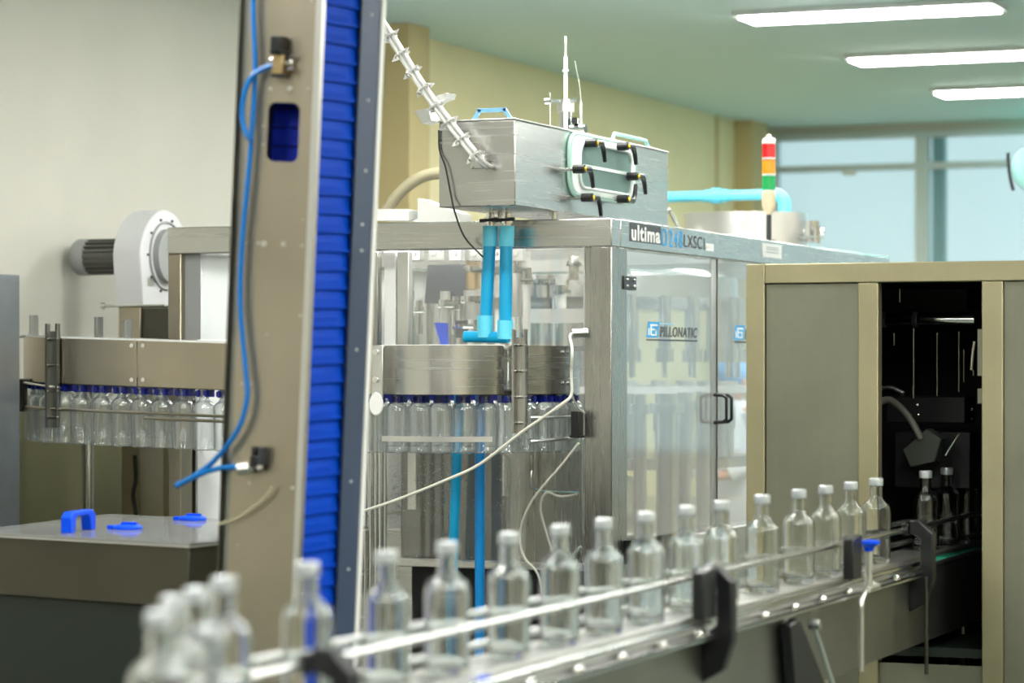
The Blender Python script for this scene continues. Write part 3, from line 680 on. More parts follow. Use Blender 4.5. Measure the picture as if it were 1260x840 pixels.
post_bracket(70, 398, 526, .027, M['csteel']); post_bracket(634, 405, 533, .027, M['steelv'])
# little end bracket at the left end
p, n = track(s_of_px(34), .03)
MB().box((p.x - .01, p.y, CZ - .19), (p.x + .015, p.y + .03, CZ - .06)).cyl((p.x - .02, p.y, CZ - .065), (p.x + .06, p.y - .01, CZ - .065), .008, 8).build('end_bracket', M['dsteel'], rn)
# small hooks standing on the track top
for px, py in ((39, 388), (119, 390), (154, 393)):
    p = oY(px, 411, RY - .2); m = MB(); zt_ = CZ + (HOR - py) / FPX * (p - C0).dot(Fw)
    zb = track(s_of_px(px))[0].z + .06
    m.box((p.x - .012, p.y, zb), (p.x - .004, p.y + .02, zt_)).box((p.x + .006, p.y, zb), (p.x + .03, p.y + .005, zt_)).box((p.x - .02, p.y - .19, zb), (p.x + .03, p.y + .02, zb + .01))
    m.build('top_hook', M['satin'], rn)
for px, py in ((75, 397), (640, 408)): pass
# poles, end plates
for (px, r_, y, nm) in ((108, .024, 9.75, 'support_pole'),):
    p = oY(px, 560, y); MB().cyl((p.x, y, 0), (p.x, y, CZ - .1), r_, 20).build(nm, M['chrome'], rn)
p, n = track(s_of_px(463)); 
MB().box((oY(457, 400, 9.40).x, 9.40, CZ - .125), (oY(471, 400, 9.40).x, 9.408, CZ + .072)).build('end_plate', M['satin'], rn, .002)
for py in (433, 467):
    c = oY(463, py, 9.40); MB().cyl(V(c.x, 9.388, c.z), V(c.x, 9.40, c.z), .011, 12).build('bolt', M['chrome'], rn)
wd = oY(463, 497, 9.385)
tag(MB().lathe([(0, -.006), (.9, -.006), (1, 0), (.9, .006), (0, .006)], n=28, M=Matrix.Translation(wd) @ Matrix.Rotation(math.pi / 2, 4, 'X') @ Matrix.Diagonal((.029, .044, 1, 1))).build('white_disc', M['white']), 'oval white plastic disc below the rinser end plate', 'disc')
for k, px in enumerate((450, 457, 463, 469)):
    p = oY(px, 600, 9.62 if k % 2 else 9.5)
    MB().cyl((p.x, p.y, 0), (p.x, p.y, CZ - .13), .007 + .004 * (k % 2), 12).build('support_pole', M['chrome'], rn)

# ------------------------------------------------------------------ rinse cabinet behind the hanging bottles
rx0, rx1 = oY(476, 600, 10.42).x, oY(640, 600, 10.42).x
rc = empty('rinse_cabinet', ((rx0 + rx1) / 2, 10.6, 0), 'dark steel rinse cabinet under the hanging bottles', 'cabinet')
MB().box((rx0 + .06, 10.42, CZ - .80), (oY(622, 600, 10.42).x, 10.72, CZ - .36)).build('tank_body', M['dsteel'], rc, .01)
MB().box((rx0 + .02, 10.40, CZ - .835), (XM - .22, 10.74, CZ - .80)).build('base_rim', M['steel'], rc, .003)
MB().box((rx0 + .1, 10.45, .0), (XM - .3, 10.72, CZ - .835)).build('plinth', M['rubber'], rc)
xq = oY(630, 600, 10.42).x
MB().box((xq, 10.40, CZ - .80), (oY(716, 600, 10.4).x, 10.43, CZ - .30)).build('access_panel', M['steelv'], rc, .003)
MB().box((oY(502, 600, 10.415).x, 10.412, CZ - .60), (oY(512, 600, 10.415).x, 10.42, CZ - .36)).build('seam_strip', M['satin'], rc)
MB().cyl(oY(622, 560, 10.39), oY(622, 610, 10.39), .014, 10).build('pull_bar', M['chrome'], rc)
hh = [(654, 560), (654, 600), (665, 604), (712, 606)]
MB().tube([oY(*q_, 10.36) for q_ in hh], .007, 8).build('bent_rod', M['chrome'], rc)
MB().tube([oY(715, 672, 10.36), oY(700, 690, 10.36), oY(694, 700, 10.36)], .008, 8).build('bent_rod', M['chrome'], rc)
# clear splash guard with drops
sg = empty('splash_guard', (oY(550, 600, 9.86).x, 9.86, CZ - .33), 'clear splash guard sheet covered in water drops', 'guard')
ga, gb = oY(474, 600, 9.86).x, oY(646, 600, 9.86).x; gz0, gz1 = CZ - .76, CZ - .335
MB().box((ga, 9.86, gz0), (gb, 9.864, gz1)).build('sheet', M['acryl'], sg)
MB().box((ga - .004, 9.855, gz0), (ga + .002, 9.869, gz1)).box((ga, 9.855, gz0 - .006), (gb, 9.869, gz0)).build('edge_trim', M['satin'], sg)
for x in (ga + .03, gb - .03): MB().cyl((x, 9.875, 0), (x, 9.875, gz0 + .02), .006, 8).build('stay', M['satin'], sg)
dm = MB()
for k in range(900):
    if random.random() < .5: x = random.gauss(ga + (gb - ga) * .42, .085)
    elif random.random() < .5: x = random.gauss(ga + .055, .02)
    else: x = random.gauss(ga + (gb - ga) * .86, .02)
    x = min(max(x, ga + .01), gb - .01); z = gz1 - abs(random.gauss(.18, .11)); z = max(z, gz0 + .01)
    r = random.uniform(.0010, .0032); vs = [dm.bm.verts.new((x + a * r, 9.8597 + b * r * .6, z + c_ * r)) for a, b, c_ in ((1, 0, 0), (-1, 0, 0), (0, 1, 0), (0, -1, 0), (0, 0, 1), (0, 0, -1))]
    for f_ in ((0, 2, 4), (2, 1, 4), (1, 3, 4), (3, 0, 4), (2, 0, 5), (1, 2, 5), (3, 1, 5), (0, 3, 5)): dm.bm.faces.new([vs[i_] for i_ in f_])
dm.build('water_drops', M['chrome'], sg)['kind'] = 'stuff'

# black switch beside corner post, fittings at the post
def simple(name, m, mat, label, cat, bev=0, group=None): return tag(m.build(name, mat, None, bev), label, cat, group)
c = oY(710, 522, 9.74); simple('limit_switch', MB().cb(c, (.032, .05, .10)).cyl(c + V(-.03, 0, -.045), c + V(.03, 0, -.045), .005, 8), M['black'], 'black limit switch at the corner post below the rinser', 'switch', .004)
c = oY(708, 408, 9.74); simple('grey_pipe_stub', MB().tube([oY(703, 410, 9.72), oY(722, 409, 9.76)], .018, 14), M['satin'], 'short grey pipe stub above the rinser by the corner post', 'pipe')
# cables
def wire(name, pts, r, mat, label, cat='cable', n=8): return tag(MB().tube(smooth(pts), r, n).build(name, mat), label, cat)
YC = 9.33
wire('white_cable', [oY(449, 628, 9.2), oY(490, 614, 9.22), oY(545, 592, 9.25), oY(590, 571, 9.28), oY(640, 533, 9.3), oY(690, 498, 9.33), oY(703, 485, 9.37), oY(703, 460, 9.38), oY(704, 430, 9.37), oY(701, 414, 9.6), oY(704, 410, 9.72)], .0055, M['cable'], 'off-white cable crossing in front of the hanging bottles up to the pipe stub')
wire('white_cable', [oY(712, 545, 9.6), oY(690, 573, 9.62), oY(655, 615, 9.65), oY(640, 655, 9.7), oY(645, 685, 9.7), oY(665, 715, 9.7), oY(672, 800, 9.7)], .0045, M['cable'], 'off-white cable hanging in a long curve left of the corner post')
wire('white_cable', [oY(710, 608, 10.1), oY(690, 611, 10.1), oY(672, 606, 10.1), oY(665, 625, 10.1), oY(672, 655, 10.1), oY(682, 690, 10.1), oY(686, 740, 10.1)], .005, M['cable'], 'looped off-white hose turning down below the bent rod', 'hose')
wire('white_cable', [oY(703, 485, 9.40), oY(710, 500, 9.5), oY(719, 508, 9.7)], .004, M['cable'], 'short off-white cable end behind the limit switch')
wire('black_cable', [oY(540, 160, by0 - .01), oY(541, 185, by0 - .01), oY(548, 205, by0 - .02), oY(555, 240, by0 - .02), oY(560, 262, by0 - .0), oY(572, 292, YF - .06), oY(594, 316, YF - .14)], .0035, M['rubber'], 'thin black cable hanging from the steel box past the beam')
wire('black_cable', [oY(166, 560, 10.6), oY(167, 590, 10.6), oY(164, 610, 10.6), oY(168, 650, 10.6), oY(168, 800, 10.6)], .010, M['rubber'], 'thick black cable behind the tank on the left')
# ------------------------------------------------------------------ white cable bundle with ties and tray pieces near the wall of the box
YB1 = by0 - .08
cb = empty('cable_bundle', oY(540, 130, YB1), 'white bundle of tubes with ties slanting down to the steel box', 'cable bundle')
A0, A1 = oY(478, 42, YB1), oY(589, 197, YB1)
for dx, dz in ((-.012, 0.006), (.0, -.004), (.012, .004), (.004, .012)):
    mid = A0.lerp(A1, .5) + V(-.012, 0, -.008)
    MB().tube(smooth([A0 + V(dx, dx * .5, dz) + (A0 - A1) * .15, A0 + V(dx, dx * .5, dz), mid + V(dx, dx * .5, dz), A1 + V(dx, dx * .5, dz), A1 + V(dx * .4 + .015, .085, -.02)], 8), .0075, 8).build('tube', M['cablew'] if dz != -.004 else M['grey'], cb)
dirn = (A1 - A0).normalized(); perp = dirn.cross(V(0, 1, 0))
for k in range(8):
    c = A0.lerp(A1, .02 + .135 * k) + V(-.01, 0, -.006) * math.sin(math.pi * (.02 + .13 * k))
    m = MB().tube([c + (perp * math.cos(a) + V(0, 1, 0) * math.sin(a)) * (.026) for a in [2 * math.pi * i / 10 for i in range(10)]], .004, 6, closed=True)
    for q_ in range(5):
        a = 2 * math.pi * q_ / 5 + k; d_ = perp * math.cos(a) + V(0, 1, 0) * math.sin(a)
        m.prism([c + d_ * .02 - dirn * .012, c + d_ * .02 + dirn * .012, c + d_ * .045 + dirn * .004 * (k % 2)], perp.cross(d_).normalized() * .004 if abs(perp.dot(d_)) < .9 else V(0, .004, 0))
    m.build('tie', M['cablew'], cb)
c = oY(588, 199, by0 - .006); MB().cb(c, (.055, .01, .05)).build('inlet_plate', M['chrome'], cb, .002)
for sx in (-1, 1):
    for sz in (-1, 1): MB().cyl(c + V(sx * .02, -.012, sz * .018), c + V(sx * .02, 0, sz * .018), .005, 8).build('screw', M['chrome'], cb)
p = oY(528, 132, YB1 + .06)
simple('angle_bracket', MB().prism([oY(510, 136, YB1 + .05), oY(527, 133, YB1 + .05), oY(531, 148, YB1 + .05), oY(519, 152, YB1 + .05)], (0, .08, 0)).prism([oY(527, 127, YB1 + .05), oY(538, 117, YB1 + .05), oY(551, 114, YB1 + .05), oY(549, 120, YB1 + .05), oY(538, 124, YB1 + .05), oY(530, 133, YB1 + .05)], (0, .08, 0)), M['satin'], 'bent grey metal bracket behind the white cable bundle', 'bracket', .001)
wire('beige_hose', [oY(474, 262, 10.35), oY(487, 243, 10.35), oY(505, 226, 10.35), oY(524, 216, 10.35), oY(545, 213, 10.35), oY(560, 215, 10.35)], .024, M['hose'], 'thick beige hose arching behind the steel box', 'hose', 14)
simple('white_cover_plate', MB().prism([oY(463, 257, YF + .3), oY(499, 257, YF + .3), oY(499, 271, YF + .3), oY(463, 271, YF + .3)], (0, .12, 0)), M['white'], 'white cover plate on the machine roof next to the elevator', 'plate')
simple('white_roof_tray', MB().prism([oY(514, 244, YF + .2), oY(565, 262, YF + .2), oY(565, 273, YF + .2), oY(514, 273, YF + .2)], (0, .12, 0)), M['white'], 'sloping white tray on the machine roof left of the steel box', 'tray')
simple('roof_clip', MB().cb(oY(507, 265, YF + .35), (.04, .04, .035)), M['satin'], 'small metal clip between white plate and white tray', 'clip')

# ------------------------------------------------------------------ blower on the left
bY = 10.62; bxa, bxb = oY(142, 300, bY).x, oY(176, 300, bY).x
bl = empty('blower', (bxb - .1, bY + .25, CZ - .1), 'white snail-shaped blower with grey ribbed motor against the left wall', 'blower')
top = oY(176, 258, bY + .15).z; R0 = .205; bcz = top - R0; bcy = bY + R0
pf = [(bcy + R0 * math.cos(a) * (1 + .16 * max(0, math.sin(a - 2.2)) ), bcz + R0 * math.sin(a)) for a in [math.pi * i / 24 for i in range(25)]]
zb = oY(176, 376, bY).z
pf = pf + [(bcy - R0, zb), (bcy + R0 * .5, zb), (bcy + R0, bcz - R0 * .5)]
MB().prism([V(bxa, y, z) for y, z in pf], (bxb - bxa, 0, 0)).build('volute', M['blower'], bl, .006)
MB().tube([V(bxb + .004, bcy + .15 * math.cos(a), bcz + .15 * math.sin(a)) for a in [2 * math.pi * i / 40 for i in range(40)]], .005, 6, closed=True).build('inlet_ring', M['grey'], bl)
MB().cyl((bxb, bcy, bcz), (bxb + .03, bcy, bcz), .12, 32).build('inlet_cone', M['grey'], bl)
for k in range(10):
    a = 2 * math.pi * k / 10; MB().cyl((bxb, bcy + .165 * math.cos(a), bcz + .165 * math.sin(a)), (bxb + .006, bcy + .165 * math.cos(a), bcz + .165 * math.sin(a)), .006, 8).build('bolt', M['dgrey'], bl)
mz = oY(125, 317, bcy).z; mr = .082; mx0 = oY(106, 317, bcy).x
MB().lathe([(0, 0), (.85, 0), (1, .12), (1, .45), (0, .45)], n=28, M=Matrix.Translation((mx0, bcy - .08, mz)) @ Matrix.Rotation(math.pi / 2, 4, 'Y') @ Matrix.Diagonal((mr, mr, .16, 1))).build('motor_cap', M['grey'], bl)
mm = MB().cyl((mx0 + .07, bcy - .08, mz), (bxa, bcy - .08, mz), mr * .82, 24)
for k in range(20):
    a = 2 * math.pi * k / 20; c = V(0, math.cos(a), math.sin(a)); t = V(0, -math.sin(a), math.cos(a))
    b0 = V(mx0 + .07, bcy - .08, mz); b1 = V(bxa, bcy - .08, mz)
    mm.prism([b0 + c * mr * .8 - t * .003, b0 + c * mr * .98 - t * .003, b0 + c * mr * .98 + t * .003, b0 + c * mr * .8 + t * .003], b1 - b0)
mm.build('ribbed_motor', M['fan'], bl)
MB().box((bxa + .01, bcy - R0 + .01, CZ + .06), (bxb - .02, bcy + .05, zb)).build('outlet_duct', M['steelw'], bl, .003)
MB().box((bxb - .02, bcy - R0 + .03, CZ + .1), (bxb + .13, bcy + .05, zb - .01)).build('duct_box', M['dsteel'], bl, .003)
MB().cyl((bxa - .06, bcy - R0 - .02, zb), (bxb + .12, bcy - R0 - .02, zb), .006, 8).cyl((bxa - .06, bcy - R0 - .02, zb), (bxa - .04, bcy - R0 - .02, zb), .014, 8).build('tie_rod', M['satin'], bl)
MB().box((bxa + .02, bcy - R0 + .02, 0), (bxb - .03, bcy + .04, CZ + .06)).build('stand', M['steelw'], bl)
c = oX(188, 360, bxb); MB().box((bxb, bcy - R0 + .04, bcz - .14), (bxb + .001, bcy - R0 + .1, bcz - .10)).build('rating_plate', M['satin'], bl)

# ------------------------------------------------------------------ tall steel cabinet at the left edge, back panels
e_ = oY(24.5, 338, 9.25)
simple('side_cabinet', MB().box((e_.x - .5, 8.9, 0), (e_.x, 9.25, e_.z)), pbr('blue_grey_steel', (.36, .40, .44), .35, .9, .2, STH, .35), 'blue-grey steel cabinet at the left edge of the photo', 'cabinet', .004)
a, b = oY(201, 600, 10.7), oY(222, 600, 10.7)
simple('back_post', MB().box((a.x, 10.7, 0), (b.x, 10.8, CZ - .12)).box((b.x, 10.7, 0), (b.x + .008, 10.72, CZ - .3)), M['steelw'], 'warm steel post behind the tank below the rinser', 'post')
a, b = oY(226, 600, 10.75), oY(248, 600, 10.75)
simple('dark_back_post', MB().box((a.x, 10.75, 0), (b.x, 10.85, CZ - .12)), M['dsteel'], 'dark steel post beside the warm steel post behind the tank', 'post')
simple('wall_shade_panel', MB().box((XW + .005, 9.0, 0), (XW + .03, 14.0, 1.42)), pbr('shaded_wall_olive', '#8f8a68', .7, var=.1), 'olive panel painted as the shade on the lower wall behind the rinser', 'wall panel')  # shade on the lower wall, put into an olive sheet

# ------------------------------------------------------------------ tank with clear lid, lower left
ZL = CZ - .5
A = oZ(-40, 653, ZL); B = oZ(234, 668, ZL); D = oZ(135, 632, ZL); Cc = B + (D - A) * .80 + V(.18, .15, 0); A2 = A + V(-.3, .5, 0)
D2 = V(D.x, D.y, ZL)
tk = empty('rinse_tank', (B.x - .5, B.y + .5, 0), 'large dull steel tank with clear lid and blue handles at lower left', 'tank')
pl = [A, B, Cc, D2]
ctr = sum(pl, V(0, 0, 0)) / 4
def ins(p, f=.97): return ctr + (p - ctr) * f
zb1 = oZ(234, 668, ZL).z - 82 / FPX * (B - C0).dot(Fw)
MB().prism([V(*(ins(p).xy), zb1) for p in pl], (0, 0, ZL - .012 - zb1)).build('tank_body', M['tank'], tk, .004)
MB().prism([V(*(p.xy), ZL - .010) for p in pl], (0, 0, .010)).build('clear_lid', M['lidp'], tk, .001)
MB().prism([V(*(ins(p, 1.003).xy), ZL - .013) for p in pl], (0, 0, .003)).build('lid_rim', M['satin'], tk)
MB().prism([V(*(ins(p, .93).xy), .35) for p in pl], (0, 0, zb1 - .35)).build('lower_hopper', M['dgreen'], tk, .004)
MB().prism([V(*(ins(p, 1.0).xy), .28) for p in pl], (0, 0, .18)).build('frame_rail', M['tank'], tk, .004)
for p in pl: q = ins(p, .9); MB().cyl((q.x, q.y, 0), (q.x, q.y, .3), .03, 12).build('leg', M['dsteel'], tk)
for k in range(8):
    q = ins(A, .999).lerp(ins(B, .999), .1 + .12 * k); MB().cyl((q.x, q.y - .012, .44), (q.x, q.y + .002, .44), .009, 8).build('bolt', M['satin'], tk)
h0, h1 = oZ(81, 656, ZL), oZ(112, 651, ZL)
dx = (h1 - h0).normalized(); up = V(0, 0, 1); ny = V(-dx.y, dx.x, 0) * .016
m = MB()
hz_ = .062; prof = [(0, 0), (0, hz_ * .75), (.012, hz_), (.088, hz_), (.100, hz_ * .75), (.100, 0), (.082, 0), (.078, hz_ * .62), (.072, hz_ * .78), (.028, hz_ * .78), (.022, hz_ * .62), (.018, 0)]
L_ = (h1 - h0).length + .0; sc_ = 1.0
poly = [h0 + dx * (u * L_ / .1) + up * v for u, v in prof]
MB().prism([p - ny for p in poly], ny * 2).build('lid_handle', M['blueh'], tk, .003)
for (px, py) in ((157, 651), (237, 640)):
    c = oZ(px, py, ZL)
    m = MB().lathe([(0, 0), (.045, 0), (.045, .008), (.036, .014), (0, .016)], c, 20).box(c + V(-.06, -.02, 0), c + V(-.02, .015, .012)).box(c + V(-.02, -.006, .012), c + V(.03, .006, .022))
    m.build('lid_latch', M['blueh'], tk, .001)
if 0: tag(MB().prism([oZ(-60, 760, .5) , oZ(-10, 770, .5), oZ(25, 838, .40), oZ(-60, 860, .4)], (0, 0.05, .3)).build('side_chute', M['dgreen']), 'dark green sloping chute at the lower left corner', 'chute')

# ------------------------------------------------------------------ ELEVATOR column with blue slats
def cam2w(v): return Rt * v[0] + V(0, 0, 1) * v[1] + Fw * v[2]
uv = cam2w((.046, 1, -.052)).normalized(); vv = cam2w((1640, 102, 3400)); vv = (vv - uv * vv.dot(uv)).normalized(); wv = vv.cross(uv).normalized()
EO = oD(381.5, 350, 7.0)
EM = Matrix(((wv.x, vv.x, uv.x, EO.x), (wv.y, vv.y, uv.y, EO.y), (wv.z, vv.z, uv.z, EO.z), (0, 0, 0, 1))); EI = EM.inverted()
def el(px, py, ax, val):
    o = EI @ C0; d = (EI.to_3x3() @ ray(px, py)); return o + d * ((val - o[ax]) / d[ax])
ev = empty('bottle_elevator', label='tall leaning steel elevator column with a blue slatted belt inside', cat='elevator', mat=EM)
xl = el(294, 350, 1, 0).x; xk_ = el(281.5, 350, 1, .02).x; yr = el(459, 350, 0, 0).y; yb = el(431, 350, 0, 0).y
zlo, zhi = -1.76, 1.50
hl = el(329, 162, 1, 0); hr = el(368, 162, 1, 0); ht = el(349, 126, 1, 0); hbm = el(349, 199, 1, 0)
# front plate with a rounded opening, built as a ring mesh
def plate_with_hole(x0, x1, z0, z1, hx0, hx1, hz0, hz1, r, th):
    bm = bmesh.new(); n = 6; hole = []
    for (cx_, cz_, a0) in ((hx1 - r, hz1 - r, 0), (hx0 + r, hz1 - r, 90), (hx0 + r, hz0 + r, 180), (hx1 - r, hz0 + r, 270)):
        for k in range(n + 1):
            a = math.radians(a0 + 90 * k / n); hole.append((cx_ + r * math.cos(a), cz_ + r * math.sin(a)))
    out = [(x1, z1), (x0, z1), (x0, z0), (x1, z0)]
    for y in (0, th):
        H = [bm.verts.new((x, y, z)) for x, z in hole]; O = [bm.verts.new((x, y, z)) for x, z in out]
        m_ = n + 1
        for c in range(4):
            for k in range(n): bm.faces.new((O[c], H[c * m_ + k], H[c * m_ + k + 1]))
            bm.faces.new((O[c], H[c * m_ + n], H[((c + 1) % 4) * m_], O[(c + 1) % 4]))
        if y == 0: H0, O0 = H, O
        else:
            for i in range(len(H)): bm.faces.new((H0[i], H0[(i + 1) % len(H)], H[(i + 1) % len(H)], H[i]))
            for i in range(4): bm.faces.new((O0[i], O0[(i + 1) % 4], O[(i + 1) % 4], O[i]))
    m = MB(); m.bm.free(); m.bm = bm; return m
plate_with_hole(xl, -.001, zlo, zhi, hl.x, hr.x, hbm.z, ht.z, .022, .004).build('front_plate', M['steelw'], ev, 0, True)
MB().box((-.016, -.0005, zlo), (.0, .018, zhi)).box((-.002, .0, zlo), (.0015, .018, zhi)).build('plate_flange', M['satin'], ev, 0, True)
MB().box((xl, .004, zlo), (xl + .004, yr, zhi)).build('side_plate', M['steelw'], ev, 0, True)
MB().box((xk_, .02, zlo), (xl - .001, .07, zhi)).build('edge_channel', M['csteel'], ev, .002, True)
MB().box((xk_ + .006, .008, zlo), (xk_ + .012, .0195, zhi)).build('edge_lip', M['dsteel'], ev, 0, True)
MB().box((xl + .004, yr - .004, zlo), (-.004, yr, zhi)).build('back_plate', M['steelw'], ev, 0, True)
MB().box((-.006, yb, zlo), (.0, yb + .004, zhi)).box((-.004, yb, zlo), (.0, yr - .02, zhi)).build('side_frame', M['navy'], ev, .001, True)
MB().box((-.004, yr - .02, zlo), (.004, yr, zhi)).build('frame_edge', M['white'], ev, .001, True)
MB().box((xl, 0, zlo - .012), (.0, yr, zlo)).build('foot_plate', M['dsteel'], ev, 0, True)
# slats
sp_ = el(395, 200, 0, -.02).z - el(395, 223.4, 0, -.02).z
smesh = MB()
sd = yb - .002
smesh.hexa([V(-.020, .02, 0), V(-.012, .02, 0), V(-.012, .02 + sd, 0), V(-.020, .02 + sd, 0), V(-.027, .02, sp_ - .003), V(-.019, .02, sp_ - .003), V(-.019, .02 + sd, sp_ - .003), V(-.027, .02 + sd, sp_ - .003)])
smesh.box((-.018, .02, -.003), (-.0075, .02 + sd, .003))
for r_ in (.18, .34):
    for k in range(12):
        c = V(-.0115 - .007 * r_, .02 + sd * (.08 + .055 * k), sp_ * r_); smesh.ball(c, (.0016, .0022, .0022), 6, 4)
sm = smesh.mesh('slat'); sm.materials.append(M['slat'])
k = 0; z = zlo + .01
while z < zhi - sp_:
    o = bpy.data.objects.new('slat', sm); COL.objects.link(o); o.parent = ev; o.location = (0, 0, z); z += sp_; k += 1
# return run of the belt seen through the opening
rm = MB().box((xl + .02, .10, 0), (-.05, .108, sp_ - .004)).box((xl + .02, .094, 0), (-.05, .104, .004)); 
for k in range(14): rm.ball(V(xl + .03 + k * .009, .099, sp_ * .4), (.002, .0015, .002), 6, 4)
rm = rm.mesh('return_slat'); rm.materials.append(pbr('belt_plastic_inner', '#1230c0', .4))
z = ht.z - .3
while z < ht.z + .12:
    o = bpy.data.objects.new('return_slat', rm); COL.objects.link(o); o.parent = ev; o.location = (0, 0, z); z += sp_
# bolts on the plate and side frame
for (px, py, r_) in ((333, 109, .005), (357, 109, .006), (380, 109, .003), (324, 155, .003), (324, 178, .003), (312, 155, .002), (312, 178, .002), (305, 299, .003), (318, 299, .003), (325, 300, .007), (349, 300, .006), (372, 302, .003), (373, 270, .002), (370, 388, .003), (329, 411, .002), (298, 472, .003), (310, 472, .003), (307, 594, .003), (360, 600, .004), (384, 1, .003), (293, 670, .002), (316, 78, .003)):
    c = el(px, py, 1, 0); MB().cyl((c.x, -.004, c.z), (c.x, .001, c.z), r_, 10).build('bolt', M['satin'], ev, 0, True)
for (px, py) in ((456, 18), (452, 123), (445, 276), (444, 308), (431, 592), (428, 700), (449, 210), (438, 430)):
    c = el(px, py, 0, 0); MB().cyl((0, c.y, c.z), (.004, c.y, c.z), .0035, 8).build('bolt', M['white'], ev, 0, True)
# air valves (held by the plate)
def elw(px, py, y): return EM @ el(px, py, 1, y)
def local_thing(name, px, py, label, cat):
    c = el(px, py, 1, 0); return empty(name, label=label, cat=cat, mat=EM @ Matrix.Translation((c.x, -.001, c.z)))
va = local_thing('solenoid_valve', 352, 72, 'black and brass solenoid valve at the top of the elevator plate', 'valve')
MB().box((-.022, -.045, .012), (.008, -.005, .055)).box((-.026, -.04, .008), (.014, 0, .018)).build('coil', M['black'], va, .003, True)
MB().box((-.022, -.032, -.042), (.010, -.0, .008)).build('valve_body', M['brass'], va, .002, True)
MB().box((-.022, -.034, -.050), (.012, .0, -.040)).build('base_block', M['black'], va, 0, True)
for z_ in (.0, -.03): MB().cyl((.009, -.02, z_), (.036, -.02, z_ + .003), .004, 8).build('manual_knob', M['black'], va, 0, True)
MB().cyl((.010, -.016, -.012), (.030, -.016, -.012), .008, 10).cyl((-.034, -.016, -.005), (-.022, -.016, -.005), .007, 10).build('port', M['chrome'], va, 0, True)
vb = local_thing('air_regulator', 322, 566, 'small black air regulator with chrome knob low on the elevator plate', 'valve')
MB().box((-.018, -.03, -.03), (.004, 0, .012)).box((-.016, -.028, .012), (-.002, -.006, .036)).build('valve_body', M['black'], vb, .003, True)
MB().box((.006, -.03, -.01), (.018, 0, .036)).cyl((.01, -.02, -.028), (.01, -.02, -.005), .006, 8).build('side_block', M['dgrey'], vb, .002, True)
MB().cyl((-.026, -.02, -.022), (-.050, -.035, -.026), .017, 18).build('knob', M['chrome'], vb, 0, True)
MB().cyl((-.005, -.03, -.022), (-.028, -.022, -.022), .006, 8).cyl((.012, -.035, -.016), (.012, -.02, -.016), .006, 8).build('port', M['satin'], vb, 0, True)
# blue air hoses
wire('blue_air_hose', [elw(312, -30, -.02), elw(312, 20, -.02), elw(314, 90, -.02), elw(308, 190, -.02), elw(298, 300, -.02), elw(296, 380, -.02), elw(302, 450, -.022), elw(304, 490, -.025), elw(292, 530, -.03), elw(262, 568, -.03), elw(235, 588, -.03), elw(217, 597, -.03)], .0072, M['airline'], 'long blue air hose running down the left of the elevator plate', 'hose')
wire('blue_air_hose', [elw(217, 598, -.04), elw(245, 584, -.038), elw(270, 576, -.035), elw(300, 574, -.03)], .0068, M['airline'], 'short blue air hose leading into the chrome knobbed regulator', 'hose')
wire('blue_air_hose', [elw(343, 79, -.017), elw(325, 84, -.02), elw(308, 97, -.035), elw(299, 125, -.037), elw(299, 150, -.037), elw(304, 166, -.036), elw(309, 172, -.03)], .0072, M['airline'], 'looped blue air hose from the brass valve curving to the left', 'hose')
wire('clear_tube', [elw(334, 599, -.018), elw(328, 610, -.02), elw(312, 624, -.02), elw(290, 638, -.02), elw(268, 645, -.025)], .0032, M['hose'], 'thin beige tube curving down from the air regulator', 'tube')
wire('clear_tube', [elw(299, 150, -.01), elw(301, 170, -.01), elw(299, 172, .02)], .003, M['rubber'], 'thin dark tube end behind the looped blue hose', 'tube') if False else None

# ================================================================== RIGHT CABINET (dark opening)
YCB = 8.75; zt_c = oY(918, 325, YCB).z; zb_c = oY(918, 349, YCB).z
cxs = [oY(px, 400, YCB).x for px in (918, 941, 1056, 1080.5, 1208, 1234)]; cx_r = oY(1400, 400, YCB).x
rcab = empty('steel_cabinet', (cxs[2], YCB + .4, 0), 'weathered olive steel cabinet with a dark opening for the conveyor', 'cabinet')
DY = 1.3
def fp(x0, x1, z0, z1, nm, mt, y0=0.0, y1=.05, bev=.003): return MB().box((x0, YCB + y0, z0), (x1, YCB + y1, z1)).build(nm, M[mt], rcab, bev)
fp(cxs[0], cxs[1] - .001, 0, zt_c, 'frame_post', 'olive'); fp(cxs[1], cx_r, zb_c, zt_c, 'top_rail', 'olive')
fp(cxs[2], cxs[3], 0, zb_c - .001, 'frame_post', 'olive'); fp(cxs[4], cxs[5], 0, zb_c - .001, 'frame_post', 'olive'); fp(cx_r - .06, cx_r, 0, zb_c - .001, 'frame_post', 'olive')
fp(cxs[1] + .002, cxs[2] - .002, 0, zb_c - .003, 'front_panel', 'olive2', .012, .02, 0); fp(cxs[5] + .002, cx_r - .062, 0, zb_c - .003, 'front_panel', 'olive2', .012, .02, 0)
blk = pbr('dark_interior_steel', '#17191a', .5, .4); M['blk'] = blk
MB().box((cxs[0], YCB + .05, zt_c - .01), (cx_r, YCB + DY, zt_c)).build('roof_panel', M['olive2'], rcab)
MB().box((cxs[0], YCB + .05, 0), (cxs[0] + .01, YCB + DY, zt_c - .01)).build('side_panel', M['olive2'], rcab)
MB().box((cx_r - .01, YCB + .05, 0), (cx_r, YCB + DY, zt_c - .01)).build('side_panel', M['olive2'], rcab)
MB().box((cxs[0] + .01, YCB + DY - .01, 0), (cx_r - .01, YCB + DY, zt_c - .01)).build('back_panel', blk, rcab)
MB().box((cxs[0] + .011, YCB + .055, zt_c - .03), (cx_r - .011, YCB + DY - .012, zt_c - .012)).box((cxs[0] + .011, YCB + .05, 0.02), (cxs[0] + .02, YCB + DY - .012, zt_c - .03)).box((cx_r - .02, YCB + .05, 0.02), (cx_r - .011, YCB + DY - .012, zt_c - .03)).build('inner_lining', blk, rcab)
